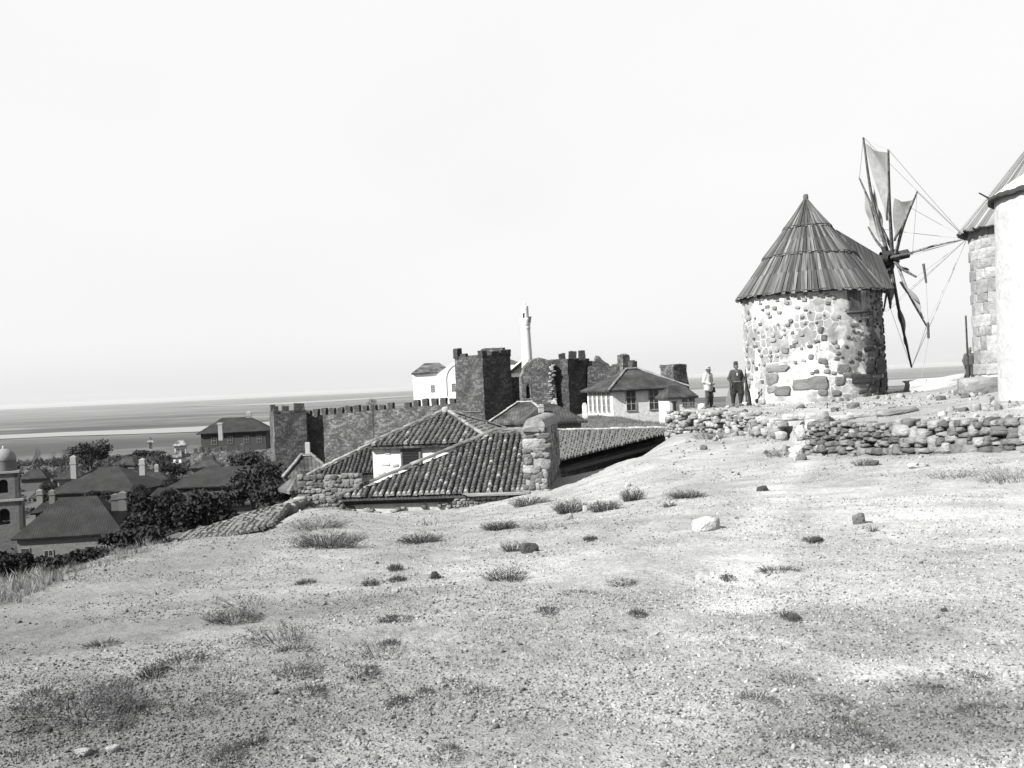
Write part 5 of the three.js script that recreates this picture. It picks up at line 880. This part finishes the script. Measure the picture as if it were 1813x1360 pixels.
{ // dark-dressed man with the fez, facing us, hands at his sash
  const J = { head: [0, 1.575, .02], hipL: [-.1, .92, 0], hipR: [.1, .92, 0], knL: [-.14, .5, .04], knR: [.13, .5, .03], anL: [-.17, .1, 0], anR: [.13, .1, 0], toeL: [-.22, .045, .15], toeR: [.17, .045, .16], ...arms([[-.29, 1.12, -.03], [.29, 1.12, -.03]], [[-.25, .93, .1], [.25, .93, .1]]) };
  const [m, F3] = person('man in dark jacket and baggy trousers wearing a fez, standing before the windmill', 1306, 42, { j: J, face: .15, turn: .05, scale: 1.0, hdL: [.2, -.9, .3], hsL: [0, .1, 1], hdR: [-.2, -.9, .3], hsR: [0, .1, 1], skin: .06, coatTone: .03, trouserTone: .01,
    coat: [seg([-.06, 1.0, 0], [-.06, 1.3, 0], .14, .15), seg([.06, 1.0, 0], [.06, 1.3, 0], .14, .15)],
    trousers: [seg([-.06, .98, 0], [.06, .98, 0], .14, .14), seg([-.13, .9, 0], [-.16, .52, .04], .15, .12), seg([.13, .9, 0], [.15, .52, .04], .15, .12), seg([-.16, .52, .04], [-.17, .12, 0], .11, .065), seg([.15, .52, .04], [.13, .12, 0], .11, .065), seg([0, .8, .02], [0, .66, .02], .11, .1)] });
  const fez = mesh('fez', merge([new THREE.CylinderGeometry(.078, .098, .13, 20), new THREE.SphereGeometry(.012, 6, 5).translate(0, .07, 0)]), mat(.02), m); fez.position.set(...F3(0, .155, -.015)); fez.rotation.set(-.12, 0, .08);
  const sash = mesh('sash', sdfGeo([seg([-.07, 1.0, 0], [.07, 1.0, 0], .15, .15), seg([-.07, .97, .005], [.07, .97, .005], .15, .15)], .03, [0, .98, 0], .26, 48), mat(.07), m); sash.scale.set(1, 1, 1);
  { const g = sash.geometry, p = g.attributes.position; for (let i = 0; i < p.count; i++) p.setY(i, .985 + (p.getY(i) - .985) * .38); g.computeVertexNormals(); }
  for (const y of [1.31, 1.25]) { const b = mesh('button', new THREE.SphereGeometry(.02, 8, 6), mat(.8), m); b.position.set(.0, y, .155); }
}
{ // man in the pale jacket, turned to the right
  const J = { head: [0, 1.565, .03], hipL: [-.1, .9, 0], hipR: [.1, .9, 0], knL: [-.1, .49, .03], knR: [.11, .49, .05], anL: [-.1, .1, -.03], anR: [.12, .1, .02], toeL: [-.12, .045, .12], toeR: [.15, .045, .17], ...arms([[-.26, 1.1, -.04], [.26, 1.1, -.02]], [[-.1, .99, .2], [.1, .99, .22]]) };
  const [m, F3, f] = person('man in pale jacket and patterned wrapped cap, turned half right on the terrace edge', 1256, 42.2, { j: J, face: .2, turn: .72, scale: .955, hdL: [.8, -.1, .5], hsL: [0, 1, 0], hdR: [-.8, -.1, .5], hsR: [0, 1, 0], skin: .05, coatTone: .3, trouserTone: .03,
    coat: [seg([-.06, .8, 0], [-.06, 1.3, 0], .155, .15), seg([.06, .8, 0], [.06, 1.3, 0], .155, .15)],
    trousers: [seg([-.05, .92, 0], [.05, .92, 0], .13, .13), seg([-.1, .85, 0], [-.1, .5, .02], .105, .09), seg([.1, .85, 0], [.11, .5, .04], .105, .09), seg([-.1, .5, .02], [-.1, .1, -.03], .09, .075), seg([.11, .5, .04], [.12, .1, .02], .09, .075)] });
  const cap = mesh('cap', new THREE.SphereGeometry(.1, 18, 10, 0, 6.29, 0, 1.6), mat(.2), m); cap.position.set(...F3(0, .085, -.01)); cap.scale.set(1, .95, 1);
  for (let i = 0; i < 3; i++) { const r = mesh('cap_wrap', new THREE.TorusGeometry(.098 - .008 * i, .019, 6, 22), mat([.32, .06, .25][i]), m); r.position.set(...F3(0, .072 + .032 * i, -.01)); r.rotation.set(Math.PI / 2 + .1 - .12 * i, .12 * (i - 1), 0); }
  const bag = mesh('satchel', sdfGeo([seg([.2, .82, .12], [.22, .68, .12], .05, .06)], .02, [.2, .75, .12], .18, 30), mat(.03), m);
}
{ // boy half hidden behind the middle mill
  const J = { head: [0, 1.575, .02], hipL: [-.1, .92, 0], hipR: [.1, .92, 0], knL: [-.11, .5, .03], knR: [.11, .5, .03], anL: [-.12, .1, 0], anR: [.12, .1, 0], toeL: [-.15, .045, .14], toeR: [.15, .045, .14], ...arms([[-.27, 1.12, 0], [.27, 1.12, 0]], [[-.24, .88, .08], [.24, .88, .08]]) };
  const [m, F3] = person('person in dark clothes peering out from behind the middle windmill', 1719, 41, { j: J, face: .1, turn: -.2, scale: .84, hdL: [0, -1, .1], hsL: [0, 0, 1], hdR: [0, -1, .1], hsR: [0, 0, 1], skin: .06, coatTone: .05, trouserTone: .03, coat: [seg([-.06, .98, 0], [-.06, 1.3, 0], .14, .15), seg([.06, .98, 0], [.06, 1.3, 0], .14, .15)], trousers: [seg([-.05, .95, 0], [.05, .95, 0], .13, .13), seg([-.1, .9, 0], [-.11, .5, .03], .11, .09), seg([.1, .9, 0], [.11, .5, .03], .11, .09), seg([-.11, .5, .03], [-.12, .1, 0], .09, .07), seg([.11, .5, .03], [.12, .1, 0], .09, .07)] });
  const hat = mesh('cap', new THREE.CylinderGeometry(.09, .1, .09, 16), mat(.12), m); hat.position.set(...F3(0, .12, -.01));
}
// rifle-like stick against the mill, pole against the middle mill
{ const a = PG(1328, 41.2), b = P(1320, 661, 40.4), t = mesh('leaning_stick', tube([a, a.clone().lerp(b, .35).add(V(.02, 0, 0)), a.clone().lerp(b, .6).add(V(-.02, 0, 0)), b].map(p => p.clone().sub(a)), .075, .035, 10, 7), mat(.04, 'wood')); t.position.copy(a); tag(t, 'dark slender wooden stick, thick at its foot, leaning on the near windmill', 'stick'); }
{ const a = P(1716, 690, 33.9), b = P(1710, 558, 34.2), t = mesh('leaning_pole', tube([V(0, 0, 0), b.clone().sub(a)], .04, .03), mat(.03, 'wood')); t.position.copy(a); tag(t, 'thin dark pole leaning against the pale middle windmill', 'pole'); }

// ---------------------------------------------------------------- dry shrubs, weeds and rocks on the slope
const stemMats = [.03, .045, .07, .1, .15].map(v => mat(v, null, null, .01, 1, 1));
function shrubGeo(w, h, n, o = {}) {       // thin branching stems from a root, with small dry leaves
  const pos = [], idx = [];
  const blade = (a, b, c, r) => { const k = pos.length / 3, s = V(R(-1, 1), R(-.2, .2), R(-1, 1)).normalize().multiplyScalar(r), s2 = s.clone().multiplyScalar(.7); for (const p of [a.clone().add(s), a.clone().sub(s), b.clone().add(s2), b.clone().sub(s2), c]) pos.push(p.x, p.y, p.z); idx.push(k, k + 1, k + 2, k + 1, k + 3, k + 2, k + 2, k + 3, k + 4); };
  for (let i = 0; i < n; i++) {
    const a = R(0, 6.283), sp = Math.sqrt(rnd()), root = V(Math.cos(a) * w * .5 * sp * (o.rootSpread ?? .6), -.02, Math.sin(a) * (o.dz ?? w) * .5 * sp * (o.rootSpread ?? .6)), a2 = a + R(-.7, .7), lean = w * .5 * R(.1, .6), hh = h * R(.35, 1) * (1 - .5 * sp);
    const lx = (o.lean ?? 0), tip = root.clone().add(V(Math.cos(a2) * lean + lx * hh, hh, Math.sin(a2) * lean)), mid = root.clone().lerp(tip, .5).add(V(R(-.1, .1) * hh, hh * .12, R(-.1, .1) * hh));
    blade(root, mid, tip, o.r ?? .004);
    for (let k = 0; k < (o.twigs ?? 3); k++) { const t = R(.3, 1), b = mid.clone().lerp(tip, t), e = b.clone().add(V(R(-.3, .3), R(0, .25), R(-.3, .3)).multiplyScalar(h * (o.tw ?? .6))); blade(b, b.clone().lerp(e, .5), e, (o.r ?? .004) * .8); }
  }
  const g = new THREE.BufferGeometry(); g.setAttribute('position', new THREE.Float32BufferAttribute(pos, 3)); g.setIndex(idx); g.computeVertexNormals(); return g;
}
function shrub(label, px, py, wpx, hpx, n, tone, o = {}) {
  // stands where the slope meets the line of sight of its foot
  let lo = 3, hi = 70; for (let k = 0; k < 40; k++) { const d = (lo + hi) / 2, p = P(px, py, d); if (p.y > hGround(p.x, p.z)) lo = d; else hi = d; if (hi - lo < .002) break; }
  const d = lo, p = P(px, py, d), w = wpx * d / F, h = (hpx < 30 && !o.group ? hpx * 1.25 : hpx * .66) * d / F, t = mesh(o.name ?? 'shrub', shrubGeo(w, h, Math.round(n * .55), { r: .0012 * d / 6 + .0016, dz: Math.min(w, o.dz ?? w) * .8, ...o }), stemMats[tone]); t.position.set(p.x, hGround(p.x, p.z) + (o.group ? .008 : 0), p.z); return tag(t, label, o.cat ?? 'shrub', o.group);
}
shrub('biggest sprawling dark dry shrub, in the bottom left foreground', 140, 1262, 290, 70, 620, 0, { twigs: 5, tw: .9, dz: .5, rootSpread: .75 });
shrub('tall thin stalk rising from the bottom left shrub', 92, 1215, 30, 70, 8, 1, { rootSpread: .1 });
shrub('long spindly dry branch arching right of the left slope, upper of two', 430, 1072, 130, 60, 60, 1, { twigs: 4, lean: -1.2, tw: .8 });
shrub('dark matted shrub below the upper spindly branch', 415, 1100, 120, 26, 380, 0, { twigs: 4, tw: .8 });
shrub('spindly dry shrub with bent stems, right of the matted dark one', 500, 1138, 150, 80, 130, 1, { twigs: 5, tw: .7, lean: -.5 });
shrub('dark low shrub under the bent stems in the left middle ground', 520, 1150, 90, 30, 260, 0, { twigs: 3 });
shrub('tangled low shrub, right below the bent-stemmed one', 525, 1190, 120, 46, 240, 1, { twigs: 4 });
shrub('dark mat of weed, larger of two one above the other at left', 325, 1170, 80, 22, 300, 0, { rootSpread: .9 });
shrub('dark mat of weed, smaller and lower of two at left', 322, 1186, 54, 14, 200, 0, { rootSpread: .9 });
shrub('ragged shrub in the left foreground, right of the biggest one', 390, 1236, 120, 34, 240, 1, { twigs: 4 });
shrub('ragged thin shrub right of the biggest one, lower', 350, 1262, 100, 40, 140, 1, { twigs: 4 });
shrub('thin wispy shrub left of the white blotch-free bare gravel centre', 672, 1160, 130, 80, 90, 1, { twigs: 5, lean: -.4, dz: .4 }).userData.label = 'wispy forked shrub with long stems, low centre left';
shrub('large dry grey shrub on the slope under the garden wall', 580, 968, 150, 58, 900, 1, { twigs: 4 });
shrub('pale straggling weeds against the foot of the garden wall', 560, 934, 130, 34, 500, 2, { twigs: 4 });
shrub('dark shrub on the slope below the middle of the tiled house', 745, 960, 84, 36, 620, 0, { twigs: 4 });
shrub('round bushy shrub below the right part of the tiled roof', 885, 937, 76, 34, 620, 0, { twigs: 4 });
shrub('grey shrub at the foot of the rough gable wall', 935, 894, 84, 34, 560, 1, { twigs: 4, lean: .4 });
shrub('left of two joined flat shrubs right of the gable wall', 1010, 907, 70, 26, 500, 1, { twigs: 4 });
shrub('right of two joined flat shrubs right of the gable wall', 1072, 904, 70, 22, 460, 1, { twigs: 4 });
shrub('small shrub on the bank right above the two joined flat shrubs', 1120, 886, 52, 26, 420, 1, { twigs: 3 });
shrub('windswept shrub leaning right beside the path to the windmills', 1218, 881, 84, 34, 620, 1, { twigs: 3, lean: -.7 });
shrub('tiny tuft just below the windswept shrub', 1185, 896, 30, 12, 160, 1);
shrub('dry shrub with upright stems in the centre of the slope', 895, 1026, 96, 48, 300, 0, { twigs: 5, dz: .5 });
shrub('small upright weed beside a dark rock on the right slope', 1545, 940, 24, 14, 70, 0);
shrub('dark bushy weed by the dark boulder in the centre of the slope', 908, 975, 50, 22, 240, 1);
shrub('faint long low weed right of the round bushy shrub', 975, 934, 100, 14, 260, 2, { rootSpread: .95 });
shrub('two small dark upright stalks on the slope below the tiled house', 755, 930, 44, 22, 10, 0, { rootSpread: .9, r: .012, twigs: 0 });
shrub('dry shrub on the terrace at the foot of the windmill', 1382, 722, 44, 26, 340, 2, { twigs: 3 });
shrub('dark weed at the foot of the retaining wall near its left end', 1530, 823, 50, 14, 220, 1);
shrub('broad weeds on the slope at the right edge', 1790, 850, 110, 28, 360, 3, { rootSpread: .95 });
shrub('weeds below the retaining wall in the right middle ground', 1690, 845, 80, 18, 260, 3, { rootSpread: .95 });
shrub('weed patch on the bank below the rubble wall', 1260, 776, 60, 16, 260, 2, { rootSpread: .9 });
shrub('dark weed in the slope near the dark hollow', 1385, 806, 60, 14, 260, 2, { rootSpread: .9 });
const low = 'low weed tufts scattered over the gravel slope';
for (const [x, y, w, h] of [[28, 1345, 60, 12], [40, 1300, 44, 14], [125, 1317, 50, 14], [60, 1230, 40, 12], [232, 1262, 60, 14], [210, 1292, 40, 14], [150, 1338, 56, 14], [196, 1218, 60, 12], [270, 1194, 40, 24], [545, 1226, 60, 12], [445, 1322, 44, 14], [405, 1338, 60, 22], [180, 1143, 50, 12], [85, 1096, 36, 10], [60, 1092, 40, 14], [15, 1105, 60, 20], [260, 1074, 40, 10], [540, 1033, 30, 8], [700, 1007, 22, 10], [770, 1024, 16, 9], [703, 1027, 24, 8], [655, 1034, 26, 8], [690, 1098, 30, 8], [710, 1098, 34, 8], [690, 1142, 30, 8], [705, 1245, 40, 9], [705, 1248, 30, 9], [845, 1228, 36, 9], [805, 1214, 40, 9], [750, 1231, 34, 9], [640, 1190, 60, 12], [1130, 1088, 26, 9], [970, 1083, 34, 10], [790, 1340, 50, 14], [1100, 1032, 44, 7], [1440, 957, 30, 8], [1400, 1092, 28, 9], [1380, 1010, 60, 9], [1020, 1052, 60, 6], [1290, 1024, 22, 6], [1045, 955, 20, 6], [1470, 1245, 60, 14], [1520, 1310, 80, 16], [1590, 1340, 60, 12], [1400, 1208, 70, 14], [1650, 1228, 60, 12], [1740, 1262, 70, 14], [1500, 1285, 60, 14], [1340, 1240, 60, 10], [1720, 1200, 50, 10], [1430, 1310, 60, 14]])
  shrub('low dark tuft of dry weed on the gravel slope', x, y, w * 1.1, h * 1.25 + 9, 420, y > 1190 && x > 1300 ? 1 : 0, { name: 'weed_tuft', cat: 'weed', group: low, rootSpread: .95, twigs: 2, dz: .35 });
function rockAt(label, px, py, wpx, hpx, tone, o = {}) {
  let lo = 3, hi = 70; for (let k = 0; k < 40; k++) { const d = (lo + hi) / 2, p = P(px, py, d); if (p.y > hGround(p.x, p.z)) lo = d; else hi = d; if (hi - lo < .002) break; }
  const d = lo; return rock(label, px, d, wpx * d / F, hpx * 1.5 * d / F, wpx * .8 * d / F, tone, o);
}
rockAt('dark round boulder in the centre of the slope', 938, 977, 28, 13, .05);
rockAt('largest pale boulder on the right slope, beside the bare path', 1250, 937, 42, 17, .45, { block: 1 });
rockAt('grey angular rock on the right slope above the small upright weed', 1521, 926, 20, 14, .12, { block: 1 });
rockAt('dark flat stone on the right slope, left below the angular rock', 1446, 957, 18, 6, .05);
rockAt('pale stone below the flat shrubs right of the gable wall', 1008, 918, 12, 8, .3); rockAt('small white stone on the bank above the flat shrubs', 1112, 861, 10, 6, .55); rockAt('pale standing stone between the two joined flat shrubs', 1036, 904, 8, 8, .5);
rockAt('dark stone bird-shaped lump at the top of the bare path', 1350, 868, 16, 7, .05).userData.label = 'dark pointed stone at the top of the bare path';
rockAt('pale flat stone in the left foreground below the ragged shrub', 200, 1330, 22, 9, .42); rockAt('white pebble cluster stone, low left centre', 700, 1048, 12, 6, .5); rockAt('round dark stone left of the upright-stemmed shrub', 770, 1022, 10, 9, .04);
rockAt('pale stone in the bottom left corner area, beside a dark tuft', 148, 1335, 24, 9, .4); rockAt('pale stone at the foot of the wall, right of the retaining wall middle', 1625, 826, 30, 6, .5);
rockAt('dark stone below the retaining wall, on the right slope', 1545, 822, 18, 7, .1); rockAt('dark stone on the far right slope', 1672, 1082, 9, 5, .08); rockAt('dark stone left of the far right slope, lower', 1405, 1096, 18, 7, .07);
// pebbles and gravel: nobody could count them
function scatter(name, label, geo, n, fn, m) {
  const im = new THREE.InstancedMesh(geo, m, n), q = new THREE.Quaternion(), e = new THREE.Euler(); im.name = name; im.castShadow = im.receiveShadow = true; let k = 0;
  for (let i = 0; i < n * 3 && k < n; i++) { const r = fn(); if (!r) continue; e.set(R(0, 6), R(0, 6), R(0, 6)); if (r.up) e.set(R(-.2, .2), R(0, 6.28), R(-.2, .2)); q.setFromEuler(e); im.setMatrixAt(k, M4.compose(r.p, q, r.s)); im.setColorAt(k, grey(r.c)); k++; }
  im.count = k; im.userData = { label, category: name.replace('_', ' '), kind: 'stuff' }; scene.add(im);
}
const pebGeo = (() => { const g = new THREE.IcosahedronGeometry(.5, 1), p = g.attributes.position; for (let i = 0; i < p.count; i++) { const x = p.getX(i), y = p.getY(i), z = p.getZ(i), k = .8 + .5 * vn3(x * 3 + 5, y * 3, z * 3); p.setXYZ(i, x * k, y * k * .7, z * k); } return mergeVertices((g.deleteAttribute('uv'), g.deleteAttribute('normal'), g)); })(); pebGeo.computeVertexNormals();
const pebMat = new THREE.MeshStandardMaterial({ color: grey(1), roughness: 1 });
scatter('gravel', 'loose gravel and small stones strewn over the whole slope', pebGeo, 90000, () => {
  const th = R(-.6, .6), r = 3.6 * Math.pow(30 / 3.6, Math.pow(rnd(), 1.15)), x = Math.sin(th) * r, z = -Math.cos(th) * r, px = CX + F * x / -z; if (r > crest(px)) return null;
  if (fbm(x * .9, z * .9, 31, 3) < .25 + .4 * rnd()) return null; const y = hGround(x, z), s = (.005 + .011 * Math.pow(rnd(), 2.4) + (rnd() < .006 ? R(.008, .02) : 0)) * (1 + r * .05), side = groundTone(x, z, y) * .62 / .19;
  return { p: V(x, y + s * .12, z), s: V(s * R(.8, 1.3), s * R(.6, 1), s * R(.8, 1.3)), c: (rnd() < .26 ? R(.05, .1) : rnd() < .06 ? R(.24, .32) : R(.13, .23)) * side };
}, pebMat);
const tuft = (() => { const a = []; for (let i = 0; i < 9; i++) { const an = R(0, 6.28), l = R(.4, 1), g = new THREE.BufferGeometry(), dx = Math.cos(an) * .25 * l, dz = Math.sin(an) * .25 * l; g.setAttribute('position', new THREE.Float32BufferAttribute([-.014, 0, 0, .014, 0, 0, dx * .5 + .01, l * .65, dz * .5, dx * .5 + .01, l * .65, dz * .5, dx * .5 - .012, l * .62, dz * .5, dx * 1.5, l, dz * 1.5], 3)); g.computeVertexNormals(); a.push(g); } return mergeGeometries(a); })();
const tuftMat = new THREE.MeshStandardMaterial({ color: grey(1), roughness: 1, side: THREE.DoubleSide });
scatter('dry_grass', 'dry grass along the brow of the hill and over the slope', tuft, 30000, () => {
  const th = R(-.62, .6), px = CX + F * Math.tan(th), cr = Math.min(crest(px), 40), f = rnd(), r = px < 620 && f < .6 ? cr * R(.86, 1.16) : 3.8 * Math.pow(cr / 3.8, rnd()), x = Math.sin(th) * r, z = -Math.cos(th) * r, n = fbm(x * .7, z * .7, 44, 3);
  const edge = px < 620 && r > cr * .84; if (!edge && (px > 1180 && r > 24 ? n < .52 : n < .56)) return null; if (edge && n < .47 + .12 * rnd()) return null; const h = edge ? R(.03, .13) * (.3 + n) * (px < 250 ? 1.5 : 1) * (rnd() < .1 ? 1.8 : 1) : R(.015, .05);
  return { p: V(x, hGround(x, z) - .005, z), s: V(h * .9, h, h * .9), c: edge ? R(.07, .24) : R(.05, .16), up: 1 };
}, tuftMat);
scatter('rubble', 'small broken stones littering the terrace and the bank below it', MST[2], 1500, () => {
  const px = R(1180, 1900), d = R(23, 46), x = (px - CX) / F * d, z = -d, s0 = insideD(x, z); if (s0 < -5 || (s0 < 0 && rnd() < .6) || fbm(x * .6, z * .6, 77, 3) < .47) return null; const s = R(.02, .06) + (rnd() < .09 ? R(.03, .14) : 0);
  return { p: V(x, hGround(x, z) + s * .15, z), s: V(s * R(.9, 1.8), s * .8, s), c: rnd() < .3 ? R(.05, .1) : R(.12, .26) };
}, pebMat);
scatter('bank_weeds', 'dark weeds and scrub covering the banks around the sunken houses', tuft, 14000, () => {
  const px = R(980, 1215), d = R(46, 98), x = (px - CX) / F * d, z = -d; if (d < 56 && px < 1200) return null; const h = R(.08, .28); return { p: V(x, hGround(x, z), z), s: V(h * 1.3, h, h * 1.3), c: R(.04, .12), up: 1 };
}, tuftMat);
scatter('hillside_scrub', 'dark scrub over the falling hillside and town gardens', leafCluster(46, .5, .5, .5, .13, 5), 11000, () => {
  const px = R(-120, 700), d = 22 * Math.pow(330 / 22, Math.pow(rnd(), .7)), x = (px - CX) / F * d, z = -d; if (Math.hypot(x, z) < crest(px) * 1.12) return null; if (fbm(x * .12, z * .12, 61, 3) < .45) return null; if (px > 470 && d < 60) return null; const h = R(.3, 1.1) * (d > 100 ? 1.5 : .7); return { p: V(x, hGround(x, z) + h * .2, z), s: V(h * 1.3, h, h * 1.3), c: R(.012, .05) };
}, tuftMat);
renderer.render(scene, camera);
